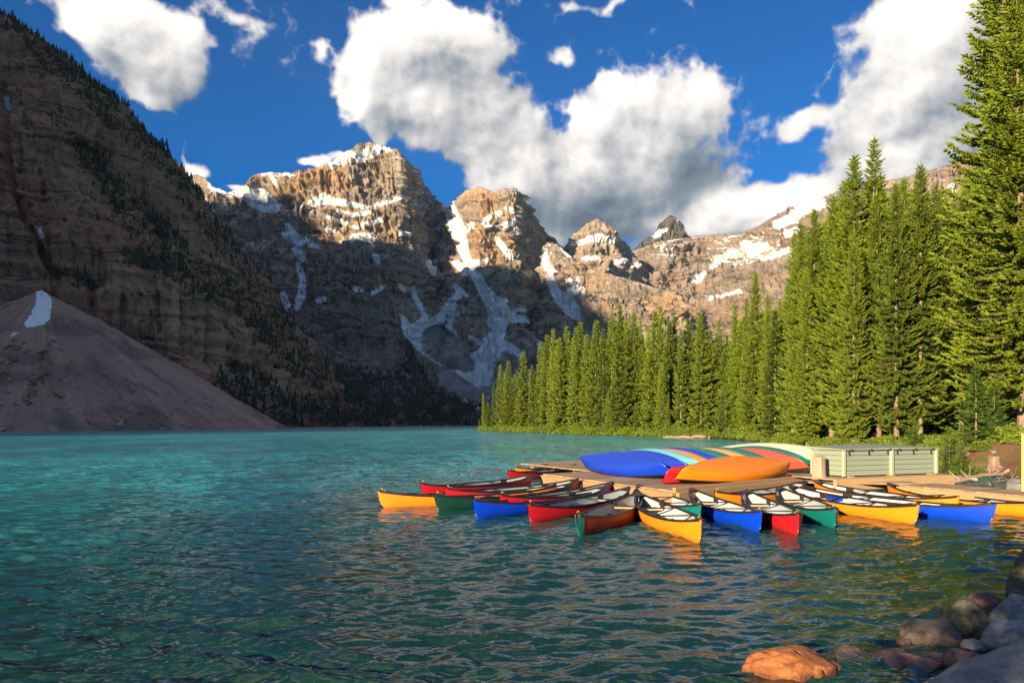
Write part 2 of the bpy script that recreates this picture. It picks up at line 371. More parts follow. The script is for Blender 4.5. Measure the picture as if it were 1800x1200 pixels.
SN_D = SN_A[:1]+[[(853,387,1.5),(866,380,2.5),(880,374,2)],[(886,396,1.5),(904,388,3)],[(872,420,3),(884,434,4),(897,450,4)],[(830,395,3),(815,405,4)],[(893,368,3),(905,372,1)],[(835,462,3),(856,458,2)],[(853,392,3),(860,402,2)],[(905,400,2),(915,410,1)],
 [(957,448,3),(962,475,4),(972,505,6),(985,525,8),(1000,537,13),(1012,552,8)],[(1000,515,6),(1020,508,5)],[(1000,493,4),(1010,500,2)],[(962,470,3),(975,478,2)],[(985,430,1.5),(1000,450,2)],[(1010,498,3),(1018,490,3)]]
SN_T = [[(997,429,2),(1020,426,2),(1048,418,5),(1083,422,3)],[(1085,462,5),(1100,458,2)],[(1110,465,2),(1128,463,2)],[(1025,455,1),(1050,453,1.5)]]
SN_R = [[(1312,430,7),(1322,442,9),(1345,432,5)],[(1223,492,5),(1240,480,2)],[(1365,395,6),(1390,385,7),(1410,368,9),(1440,358,10)],[(1385,412,5),(1400,405,3)],[(1340,455,2),(1390,440,3)],[(1250,470,2),(1290,440,2)],[(1150,413,3),(1170,405,3)],[(1245,525,2),(1300,512,2)]]
PR_C = [(0,1),(.05,.80),(.11,.77),(.16,.60),(.24,.55),(.30,.38),(.42,.30),(.55,.17),(1,0)]
# far range, back to front
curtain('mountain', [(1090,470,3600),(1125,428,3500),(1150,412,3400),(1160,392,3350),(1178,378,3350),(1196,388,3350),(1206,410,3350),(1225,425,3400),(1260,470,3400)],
        [(1060,2200,60),(1330,2300,60)], 190, 190, PR_C, M_CLOUDSHADE, 30, 22, 46, 110, 4, SN_R, snow_noise=(500, .46), jag=3)
curtain('mountain', [(1095,455,3300),(1120,440,3200),(1160,425,3150),(1205,418,3200),(1230,415,3250),(1255,412,3200),(1300,412,3100),(1330,400,3050),(1370,378,3000),(1400,362,2950),(1440,350,2900),(1500,330,2850),(1560,318,2800),(1640,300,2800),(1800,250,2800),(2100,180,2800)],
        [(1020,1500,-3),(2150,1300,-3)], 560, 320, PR_C, M_PALE, 45, 40, 56, 120, 5, SN_R, snow_noise=(560, .30), jag=3)
curtain('mountain', [(940,500,3050),(985,445,2950),(1000,425,2900),(1015,405,2850),(1035,392,2800),(1050,384,2800),(1062,392,2820),(1078,402,2840),(1090,420,2900),(1105,432,2950),(1120,455,3000),(1150,490,3050),(1200,550,3100)],
        [(930,1500,-3),(1260,1650,-3)], 260, 280, PR_C, M_FAR, 34, 24, 52, 100, 6, SN_T, snow_noise=(560, .46), jag=3)
curtain('mountain', [(330,312,2700),(345,306,2600),(360,312,2550),(378,330,2500),(400,338,2480),(428,330,2480),(445,312,2480),(470,303,2470),(500,306,2450),(520,304,2440),(560,296,2430),(585,284,2430),(600,270,2440),(618,262,2440),(632,254,2440),(650,250,2440),(672,256,2430),(690,262,2420),(700,260,2420),(712,280,2540),(730,310,2700),(752,335,2850),(772,362,2980),(790,420,3050),(830,520,3050)],
        [(250,1150,4),(880,1150,4)], 560, 420, [(0,1),(.035,.80),(.10,.77),(.14,.63),(.20,.60),(.27,.45),(.40,.34),(.55,.19),(1,0)], M_FAR, 46, 30, 62, 130, 1, SN_A, snow_noise=(560, .44), jag=4,
        scree=[[(770,600,30),(800,625,26),(820,640,14)],[(780,680,30),(830,700,20),(850,720,14)],[(745,650,6),(790,690,16)]])
curtain('mountain', [(752,470,2900),(770,400,2800),(785,366,2720),(803,350,2650),(820,336,2600),(846,328,2560),(858,334,2550),(872,340,2540),(888,331,2520),(908,331,2520),(916,348,2600),(930,372,2720),(950,402,2850),(975,420,2950),(1000,450,3000),(1040,500,3000)],
        [(690,1060,-2),(1090,1100,-2)], 400, 420, [(0,1),(.04,.80),(.09,.77),(.15,.56),(.22,.52),(.30,.36),(.42,.28),(.55,.16),(1,0)], M_FAR, 40, 28, 58, 120, 2, SN_D+SN_A, snow_noise=(560, .44), jag=3,
        scree=[[(770,600,30),(800,625,26),(820,640,14)],[(780,680,30),(830,700,20),(880,700,24),(900,660,20)]])
curtain('mountain', [(925,560,2500),(950,470,2500),(965,426,2480),(980,430,2450),(1000,448,2400),(1030,470,2350),(1060,480,2300),(1090,486,2250),(1120,496,2200),(1150,505,2150),(1180,515,2100),(1200,522,2080),(1215,536,2100),(1228,560,2200),(1250,640,2300)],
        [(900,1150,-2),(1290,1200,-2)], 340, 280, [(0,1),(.06,.80),(.14,.74),(.24,.5),(.34,.44),(.5,.25),(1,0)], M_FAR, 26, 24, 44, 70, 3, SN_D, snow_noise=(300, .52), jag=4)
# dark buttress with a forested foot
VEG_B = [(300,640),(480,640),(560,640),(620,650),(690,660),(720,610),(760,680),(820,712),(960,735),(960,760),(300,760)]
oB, PB = curtain('mountain', [(380,640,1350),(430,580,1330),(480,522,1300),(520,487,1270),(560,469,1250),(600,466,1240),(640,480,1240),(675,512,1260),(697,550,1290),(715,592,1290),(738,632,1260),(762,678,1220),(790,702,1180),(840,722,1130),(900,738,1080),(960,744,1060)],
        [(380,640,.3),(600,600,.3),(720,780,.3),(960,990,.3)], 380, 250, [(0,1),(.10,.86),(.2,.60),(.28,.42),(.42,.30),(.7,.14),(1,0)], M_BUTT, 26, 10, 26, 70, 8, SN_A, veg=[VEG_B], zled=24, back=250)
# near massif rising from the lake's left shore
VEG_A = [[(60,160),(200,290),(260,350),(330,430),(430,500),(520,590),(600,660),(560,690),(480,640),(420,560),(330,520),(240,470),(180,470),(240,430),(200,370),(120,260)],
         [(0,10),(60,45),(120,95),(200,170),(300,270),(380,390),(470,500),(520,580),(500,600),(430,510),(350,400),(280,300),(190,220),(110,150),(40,80)],
         [(380,690),(400,620),(440,640),(520,700),(600,680),(680,720),(760,750),(400,750)],[(60,480),(150,470),(180,520),(120,500)]]
GRV = [([(2,150,8),(14,230,7),(22,330,5),(45,390,4),(75,450,4),(95,480,5)], 14), ([(160,500,3),(175,600,4)], 6), ([(215,530,2),(218,600,2)], 5), ([(310,540,2),(318,620,3)], 6), ([(355,520,2),(372,640,3)], 6), ([(300,480,2),(306,540,2)], 4)]
oA, PA = curtain('mountain', [(-420,-330,560),(-200,-150,520),(-60,-30,500),(0,18,490),(60,58,480),(120,104,480),(200,178,490),(250,232,500),(300,282,510),(340,330,530),(400,410,560),(450,480,590),(510,566,620),(545,612,640),(590,668,655),(640,712,660),(700,738,660)],
        [(-420,215,.2),(0,300,.2),(200,318,.2),(330,325,.2),(440,345,.2),(500,372,.2),(600,560,.2),(700,640,.2)], 620, 460,
        [(0,1),(.06,.90),(.15,.78),(.24,.64),(.30,.56),(.36,.49),(.50,.42),(.55,.22),(.60,.18),(1,0)], M_NEAR, 11, 4.2, 9.5, 38, 9,
        [[(12,170,3),(14,188,3)],[(70,404,1.5),(73,416,3)],[(0,735,6),(14,742,4)]], veg=VEG_A, buff=[(150,478),(250,488),(330,520),(420,565),(520,600),(570,690),(430,695),(300,625),(190,560)], grooves=GRV, zled=9, back=200)
# massif going on behind the viewer's left, out of the picture: its crest is shaped to keep the low sun off the near cliffs and the foot of the range
def far_left_ridge():
    X = np.linspace(-5600, -410, 240); Yv = np.linspace(-1400, 200, 70)
    prof = np.interp(X, [-5600, -2830, -2700, -2505, -2170, -1820, -1600, -1250, -1075, -730, -570, -410], RIDGE)
    prof = prof+40*fbm(np.stack([X/160., X*0, X*0], -1), 4)*np.clip(prof/300., 0, 1)
    XX, YY = np.meshgrid(X, Yv, indexing='ij')
    k = 1-np.abs(YY+600)/800.; Z = prof[:, None]*np.clip(k, 0, 1)**.9-2
    V = np.stack([XX, YY, Z], -1).reshape(-1, 3)
    V[:, 2] += 25*fbm(V/90., 5, .5, True)*np.clip(V[:, 2]/100., 0, 1)
    o = link('mountain', mesh_np('mountain', V, gridf(240, 70), [M_NEAR], True, {'snow': V[:, 0]*0, 'veg': V[:, 0]*0, 'scree': V[:, 0]*0})); o['kind'] = 'structure'
RIDGE = [1540, 1620, 1520, 1345, 1310, 1250, 1075, 760, 650, 300, 130, 0]
far_left_ridge()
# ---------------------------------------------------------------- scree fan, lake, lake bed
def scree_fan():
    m_, t, b = mat('scree')
    P = t.new('ShaderNodeNewGeometry').outputs['Position']
    ap = t.v('SUBTRACT', P, (-193, 300, 0)); sx = t.new('ShaderNodeSeparateXYZ'); t.put(sx.inputs[0], ap)
    ang = t.m('ARCTAN2', sx.outputs[0], sx.outputs[1]); rr = t.v('LENGTH', ap)
    cb = t.new('ShaderNodeCombineXYZ'); t.put(cb.inputs[0], t.m('MULTIPLY', ang, 9.0)); t.put(cb.inputs[1], t.m('MULTIPLY', rr, .012))
    st = t.noise(cb.outputs[0], 1.6, 6, .62)
    fi = t.noise(P, 1.4, 8, .8)
    col = t.ramp(t.m('ADD', t.m('MULTIPLY', st, .6), t.m('MULTIPLY', fi, .45)), [(.3, (.145, .088, .066)), (.52, (.36, .225, .165)), (.75, (.52, .355, .27))])
    col = t.mix(t.m('MULTIPLY', t.ss(t.noise(P, .035, 4, .6), .50, .62), .6), col, rgb(.105, .085, .07))
    sp = t.ss(t.noise(P, 2.2, 3, .6), .66, .74)
    col = t.mix(t.m('MULTIPLY', sp, .55), col, rgb(.42, .36, .31))
    vg = t.new('ShaderNodeAttribute', attribute_name='veg')
    col = t.mix(t.ss(t.m('ADD', vg.outputs['Fac'], t.m('MULTIPLY', t.m('SUBTRACT', t.noise(P, .25, 6, .75), .5), 2.2)), .45, .70), col, rgb(.055, .06, .025))
    sn = t.new('ShaderNodeAttribute', attribute_name='snow')
    col = t.mix(t.ss(sn.outputs['Fac'], .44, .56), col, rgb(.80, .82, .86))
    t.put(b.inputs['Base Color'], col); b.inputs['Roughness'].default_value = .95; b.inputs['Specular IOR Level'].default_value = .1
    bp = t.new('ShaderNodeBump'); bp.inputs['Strength'].default_value = .8; bp.inputs['Distance'].default_value = .8
    t.put(bp.inputs['Height'], t.m('ADD', fi, st)); t.put(b.inputs['Normal'], bp.outputs[0])
    na, nr = 420, 190
    a = np.linspace(math.radians(70), math.radians(330), na); r = np.linspace(0, 112, nr)
    AA, RR = np.meshgrid(a, r, indexing='ij')
    X = -193+RR*np.sin(AA); Y = 300+RR*np.cos(AA)
    Z = 57-RR*.59*(1+.10*fbm(np.stack([AA*1.6, AA*0+4, AA*0], -1), 3)*np.clip(RR/60., 0, 1))+3.4*fbm(np.stack([AA*5, RR/60., AA*0], -1), 4)*np.clip(RR/30., 0, 1)+.9*fbm(np.stack([X/4., Y/4., X*0], -1), 4)
    Z += 5.0*np.exp(-((RR-112)/22.)**2)*0
    V = np.stack([X, Y, Z], -1).reshape(-1, 3)
    fx, fy = proj(V); n = fbm(V/9., 4)+1.1*fbm(V/2.6, 4, .6)
    sn = np.clip(.5-poly_sd(fx+5*n, fy+5*n, [[(70,508,7),(77,530,14),(72,556,17),(50,568,7)],[(20,590,3),(30,584,2)]])/5., 0, 1)
    vg = np.clip(.5-poly_sd(fx+10*n, fy+10*n, [[(0,640,25),(40,610,10)],[(90,600,4),(70,650,14),(55,700,14)],[(120,640,3),(100,700,8)]])/40., 0, .50)
    o = link('scree_slope', mesh_np('scree_slope', V, gridf(na, nr), [m_], True, {'snow': sn, 'veg': vg})); o['kind'] = 'structure'
scree_fan()
def rubble():
    r = np.random.default_rng(12); n = 2600
    a = r.uniform(math.radians(95), math.radians(260), n); rad = 104*r.random(n)**.42
    X = -193+rad*np.sin(a); Y = 300+rad*np.cos(a); Z = 57-rad*.59
    s = .22*(1+2.6*r.random(n)**6)*(.6+.8*rad/100.)
    oc = np.array([(1, 0, 0), (-1, 0, 0), (0, 1, 0), (0, -1, 0), (0, 0, 1), (0, 0, -1)], float)
    V = oc[None]*s[:, None, None]*(.6+.8*r.random((n, 6, 1)))+np.stack([X, Y, Z+.15*s], -1)[:, None]+r.normal(size=(n, 6, 3))*s[:, None, None]*.25
    f = np.array([(0, 2, 4), (2, 1, 4), (1, 3, 4), (3, 0, 4), (2, 0, 5), (1, 2, 5), (3, 1, 5), (0, 3, 5)])
    m_, t, b = mat('rubble_stone'); P = t.new('ShaderNodeNewGeometry').outputs['Position']
    t.put(b.inputs['Base Color'], t.mix(t.noise(P, .8, 3, .6), rgb(.13, .09, .065), rgb(.55, .42, .32))); b.inputs['Roughness'].default_value = .95
    o = link('rubble', mesh_np('rubble', V.reshape(-1, 3), (f[None]+(np.arange(n)*6)[:, None, None]).reshape(-1, 3), [m_], False)); o['kind'] = 'stuff'
rubble()

def water_mat():
    m_, t, b = mat('lake_water')
    g = t.new('ShaderNodeNewGeometry'); P = g.outputs['Position']
    sx = t.new('ShaderNodeSeparateXYZ'); t.put(sx.inputs[0], P)
    # glacial silt: clear greenish shallows by the near shore, milky turquoise further out
    dist = t.v('LENGTH', t.v('SUBTRACT', P, (6, 0, 0)))
    far = t.ss(t.m('ADD', dist, t.m('MULTIPLY', t.m('SUBTRACT', t.noise(P, .05, 3, .5), .5), 14)), 8, 58)
    side = t.ss(sx.outputs[0], -14, 10)
    near = t.mix(side, rgb(.005, .030, .034), rgb(.007, .032, .014))  # green to the right also paints in the trees' reflection
    sparkle = t.noise(t.v('MULTIPLY', P, (.10, .035, 1)), 1.0, 7, .68, .4)  # lighter streaks paint the far water's sparkle into the colour
    col = t.mix(far, near, t.mix(t.ss(sparkle, .36, .64), rgb(.022, .23, .30), rgb(.045, .42, .50)))
    t.put(b.inputs['Base Color'], col)
    t.put(b.inputs['Roughness'], t.ss(sx.outputs[1], 25, 140, .04, .17)); b.inputs['IOR'].default_value = 1.5
    v1 = t.v('MULTIPLY', P, (.75, 1.5, 1))
    n1 = t.noise(v1, .55, 5, .55, .6); n2 = t.noise(v1, 2.6, 4, .55, .5)
    n3 = t.noise(v1, 9.0, 3, .5, .3)
    fade = t.ss(sx.outputs[1], 12, 60)
    h = t.m('ADD', t.m('MULTIPLY', n2, t.m('ADD', .022, t.m('MULTIPLY', fade, .05))), t.m('MULTIPLY', n3, .006))
    h = t.m('ADD', h, t.m('MULTIPLY', t.m('MULTIPLY', n1, fade), .30))
    h = t.m('ADD', h, t.m('MULTIPLY', t.m('MULTIPLY', t.noise(t.v('MULTIPLY', P, (.55, .16, 1)), 1.0, 5, .62, .3), fade), 1.3))
    bp = t.new('ShaderNodeBump'); bp.inputs['Strength'].default_value = 1.0; bp.inputs['Distance'].default_value = 1.0
    t.put(bp.inputs['Height'], h); t.put(b.inputs['Normal'], bp.outputs[0])
    return m_
M_WATER = water_mat()
def waves(X, Y):
    """short wind waves: many small trains around one wind direction"""
    r = np.random.default_rng(5); Z = np.zeros(X.shape); sp = Y*.0045
    wx = X+.30*fbm(np.stack([X/1.6, Y/1.6, X*0], -1), 3); wy = Y+.30*fbm(np.stack([X/1.6, Y/1.6, X*0+5], -1), 3)
    for k in range(60):
        lam = .13*(.95/.13)**r.random(); th = math.radians(-80)+r.normal()*.42
        kx, ky = math.cos(th)*2*math.pi/lam, math.sin(th)*2*math.pi/lam
        ph = kx*wx+ky*wy+r.random()*6.28
        Z += .0092*lam*np.clip(lam/sp/2.5-.8, 0, 1)*(np.sin(ph)+.3*np.sin(2*ph+.6))
    Z *= .70+.75*fbm(np.stack([X/6., Y/4., X*0+2], -1), 3)
    return Z
def water():
    ny, nx = 900, 620
    y = 2.2*(75/2.2)**np.linspace(0, 1, ny)
    s = np.linspace(-.86, .86, nx)
    Yg = np.repeat(y[:, None], nx, 1); Xg = s[None, :]*(Yg+1.5)
    amp = np.clip((75-Yg)/40., 0, 1)
    Z = waves(Xg, Yg)*amp
    V = np.stack([Xg, Yg, Z], -1)
    V = V.reshape(-1, 3)
    # calm margin sheets join on round the rippled part
    Vf = []; Ff = gridf(ny, nx)
    n0 = len(V)
    idx = np.arange(ny*nx).reshape(ny, nx)
    rim = {}
    pass
    loop = list(idx[0, :])+list(idx[:, -1])[1:]+list(idx[-1, ::-1])[1:]+list(idx[::-1, 0])[1:-1]
    V2 = V[loop].copy()
    out = V2.copy(); c = np.array([0, 30, 0]); d = V2-c
    out[:, 0] = d[:, 0]*38; out[:, 1] = 30+d[:, 1]*38; out[:, 2] = 0
    VV = np.concatenate([V, out]); L = len(loop); li = np.array(loop); oi = n0+np.arange(L)
    q = np.stack([li, oi, np.roll(oi, -1), np.roll(li, -1)], -1)
    me = mesh_np('water', VV, np.concatenate([Ff, q]), [M_WATER], True)
    # make every face look up
    bm = bmesh.new(); bm.from_mesh(me); bmesh.ops.recalc_face_normals(bm, faces=bm.faces)
    if sum(f.normal.z for f in list(bm.faces)[:200]) < 0: bmesh.ops.reverse_faces(bm, faces=bm.faces)
    bm.to_mesh(me); bm.free()
    o = link('water', me); o['kind'] = 'structure'
water()
# ---------------------------------------------------------------- shore ground on the right
SHORE = np.array([(-14,262),(-9,236),(-4,212),(2,190),(11,158),(20,135),(31,108),(30,88),(25.5,68),(22,52),(20.6,43),(20.2,37),(20.0,32),(20.0,29),(19.2,25),(17.6,20.5),(16.4,16),(13,12.2),(9.2,10.3),(6.9,9.0),(5.6,7.6),(4.3,5.6),(3.2,4.4),(2.6,3.2),(2.2,1.5),(.9,-1.0),(-2.6,-1.9),(-9,-3.2),(-30,-9)], float)
def shore_d(X, Y):
    """distance inland from the water's edge (positive on land)"""
    best = np.full(X.shape, 1e9); sg = np.ones(X.shape)
    for (x0, y0), (x1, y1) in zip(SHORE[:-1], SHORE[1:]):
        dx, dy = x1-x0, y1-y0; q = dx*dx+dy*dy
        t = np.clip(((X-x0)*dx+(Y-y0)*dy)/q, 0, 1); ex, ey = X-x0-t*dx, Y-y0-t*dy
        d = np.hypot(ex, ey); s = np.sign(-(dx*ey-dy*ex)*-1)
        up = d < best-1e-9; best = np.where(up, d, best); sg = np.where(up, np.sign(dx*ey-dy*ex), sg)
    return best*sg
def ground_z(X, Y):
    X = np.asarray(X, float); Y = np.asarray(Y, float)
    d = shore_d(X, Y)
    z = np.where(d > 0, .9*(1-np.exp(-d/2.2))+.04*np.clip(d, 0, 200), np.maximum(d*.35, -2.5))
    mound = 1.0*np.exp(-(((X-23.2)/2.6)**2+((Y-34.5)/4.)**2))
    z = z+mound*(d > -2)*np.clip((d+1)/2., 0, 1)
    q = np.stack([X, Y, X*0], -1)
    z = z+np.clip(d+.6, 0, 2)*.5*(.28*fbm(q/2.5, 4)+.25*fbm(q/9., 3))
    return z
def gz(x, y): return float(ground_z(np.array([x]), np.array([y]))[0])
def build_ground():
    m_, t, b = mat('forest_floor')
    P = t.new('ShaderNodeNewGeometry').outputs['Position']
    a = t.noise(P, .35, 6, .65); f = t.noise(P, 6.0, 8, .75)
    col = t.ramp(t.m('ADD', t.m('MULTIPLY', a, .6), t.m('MULTIPLY', f, .5)), [(.35, (.075, .042, .026)), (.55, (.20, .115, .068)), (.75, (.36, .24, .15))])
    moss = t.ss(t.noise(P, .55, 5, .7), .50, .62)
    sx = t.new('ShaderNodeSeparateXYZ'); t.put(sx.inputs[0], P)
    sy = sx
    dry = t.ss(sx.outputs[2], -.02, .14)
    col = t.mix(t.m('MULTIPLY', t.m('MULTIPLY', t.m('MAXIMUM', moss, t.ss(sy.outputs[1], 40, 60)), .85), dry), col, rgb(.11, .14, .025))
    col = t.mix(dry, rgb(.05, .038, .024), col)
    t.put(b.inputs['Base Color'], col); b.inputs['Roughness'].default_value = .95; b.inputs['Specular IOR Level'].default_value = .1
    bp = t.new('ShaderNodeBump'); bp.inputs['Strength'].default_value = .9; bp.inputs['Distance'].default_value = .12
    t.put(bp.inputs['Height'], f); t.put(b.inputs['Normal'], bp.outputs[0])
    nu, nv = 330, 150
    SH_ = SHORE[:-4]; k = np.concatenate([[0], np.cumsum(np.hypot(*np.diff(SH_, axis=0).T))]); s = k[-1]*np.linspace(0, 1, nu)**1.0
    # denser towards the near end
    s = k[-1]*(1-(1-np.linspace(0, 1, nu))**1.9)
    sx_, sy_ = np.interp(s, k, SH_[:, 0]), np.interp(s, k, SH_[:, 1])
    off = np.concatenate([-np.linspace(2.2, 0, 18)[:-1], 230*np.linspace(0, 1, nv-17)**2.2])
    tx, ty = np.gradient(sx_), np.gradient(sy_)
    for _ in range(30): tx, ty = [np.convolve(np.pad(v, 2, 'edge'), np.ones(5)/5, 'valid') for v in (tx, ty)]
    l = np.hypot(tx, ty); nx, ny_ = -ty/l, tx/l
    nx = np.abs(nx)*.2+.98; ny_ = ny_*.12
    X = sx_[:, None]+nx[:, None]*off[None, :]; Y = sy_[:, None]+ny_[:, None]*off[None, :]
    Z = ground_z(X.ravel(), Y.ravel())
    V = np.stack([X.ravel(), Y.ravel(), Z], -1)
    # the far end dips under the lake behind the point
    o = link('ground', mesh_np('ground', V, gridf(nu, nv), [m_], True)); o['kind'] = 'structure'
build_ground()
def ground_behind():
    x = np.linspace(-26, 10, 90); y = np.linspace(-30, 1.2, 80); X, Y = np.meshgrid(x, y, indexing='ij')
    V = np.stack([X.ravel(), Y.ravel(), ground_z(X.ravel(), Y.ravel())-.03], -1)
    o = link('ground', mesh_np('ground', V, gridf(90, 80), [bpy.data.materials['forest_floor']], True)); o['kind'] = 'structure'
ground_behind()

# ---------------------------------------------------------------- spruces
def leaf_mat(name, c1, c2, trans=.34):
    m_, t, b = mat(name)
    oi = t.new('ShaderNodeAttribute', attribute_type='OBJECT', attribute_name='tone'); P = t.new('ShaderNodeNewGeometry').outputs['Position']
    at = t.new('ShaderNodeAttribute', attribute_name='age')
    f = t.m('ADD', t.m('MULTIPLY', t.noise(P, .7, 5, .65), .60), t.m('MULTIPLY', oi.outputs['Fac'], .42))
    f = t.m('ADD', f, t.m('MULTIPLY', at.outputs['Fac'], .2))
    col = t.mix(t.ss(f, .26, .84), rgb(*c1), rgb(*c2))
    t.put(b.inputs['Base Color'], col); b.inputs['Roughness'].default_value = .55; b.inputs['Specular IOR Level'].default_value = .25
    tr = t.new('ShaderNodeBsdfTranslucent'); t.put(tr.inputs[0], t.mix(.5, col, rgb(c2[0]*1.3, c2[1]*1.3, c2[2])))
    mx = t.new('ShaderNodeMixShader'); mx.inputs[0].default_value = trans
    t.l.new(b.outputs[0], mx.inputs[1]); t.l.new(tr.outputs[0], mx.inputs[2])
    t.l.new(mx.outputs[0], t.n['Material Output'].inputs[0])
    return m_
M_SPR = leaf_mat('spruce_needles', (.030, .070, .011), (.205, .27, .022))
M_YOUNG = leaf_mat('young_spruce_needles', (.06, .125, .016), (.18, .27, .03))
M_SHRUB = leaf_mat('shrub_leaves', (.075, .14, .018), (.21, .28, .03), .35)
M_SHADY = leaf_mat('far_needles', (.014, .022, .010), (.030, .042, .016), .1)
def bark_mat():
    m_, t, b = mat('spruce_bark'); P = t.new('ShaderNodeTexCoord').outputs['Object']
    n = t.noise(t.v('MULTIPLY', P, (1, 1, .35)), 9, 6, .7)
    t.put(b.inputs['Base Color'], t.ramp(n, [(.3, (.075, .045, .032)), (.5, (.25, .16, .115)), (.7, (.40, .29, .22))]))
    b.inputs['Roughness'].default_value = .9
    bp = t.new('ShaderNodeBump'); bp.inputs['Strength'].default_value = .8; bp.inputs['Distance'].default_value = .05
    t.put(bp.inputs['Height'], n); t.put(b.inputs['Normal'], bp.outputs[0]); return m_
M_BARK = bark_mat()
M_LIMB, _t, _b = mat('limb_bark'); _b.inputs['Base Color'].default_value = rgb(.085, .062, .045); _b.inputs['Roughness'].default_value = .9
def tubes_np(P0, P1, r0, r1, ns=5):
    """many straight tapered rods at once"""
    P0, P1 = np.asarray(P0, float), np.asarray(P1, float); n = len(P0)
    d = P1-P0; d /= np.linalg.norm(d, axis=1)[:, None]+1e-9
    ref = np.where(np.abs(d[:, 2:3]) > .9, [[1., 0, 0]], [[0, 0, 1.]])
    a = np.cross(d, ref); a /= np.linalg.norm(a, axis=1)[:, None]; b = np.cross(d, a)
    an = np.arange(ns)*2*math.pi/ns
    ring = a[:, None, :]*np.cos(an)[None, :, None]+b[:, None, :]*np.sin(an)[None, :, None]
    V = np.concatenate([P0[:, None]+ring*np.broadcast_to(r0, n)[:, None, None], P1[:, None]+ring*np.broadcast_to(r1, n)[:, None, None]], 1).reshape(-1, 3)
    i = np.arange(ns); q = np.stack([i, (i+1) % ns, ns+(i+1) % ns, ns+i], -1)
    Fq = (q[None]+(np.arange(n)*2*ns)[:, None, None]).reshape(-1, 4)
    return V, Fq
def spindle(P0, P1, w, rng):
    """needle-clad twigs: three-sided double cones from P0 to P1"""
    n = len(P0); d = P1-P0; L = np.linalg.norm(d, axis=1)[:, None]; dn = d/(L+1e-9)
    ref = rng.normal(size=(n, 3)); a = np.cross(dn, ref); a /= np.linalg.norm(a, axis=1)[:, None]+1e-9; b = np.cross(dn, a)
    mid = P0+d*.42; ww = np.broadcast_to(np.asarray(w, float).reshape(-1, 1) if np.ndim(w) else w, (n, 1))
    r = [mid+ww*(a*math.cos(k*2.0944)+b*math.sin(k*2.0944)) for k in range(3)]
    V = np.stack([P0, P1]+r, 1).reshape(-1, 3)
    f = np.array([(0, 3, 2), (0, 4, 3), (0, 2, 4), (1, 2, 3), (1, 3, 4), (1, 4, 2)])
    return V, (f[None]+(np.arange(n)*5)[:, None, None]).reshape(-1, 3)
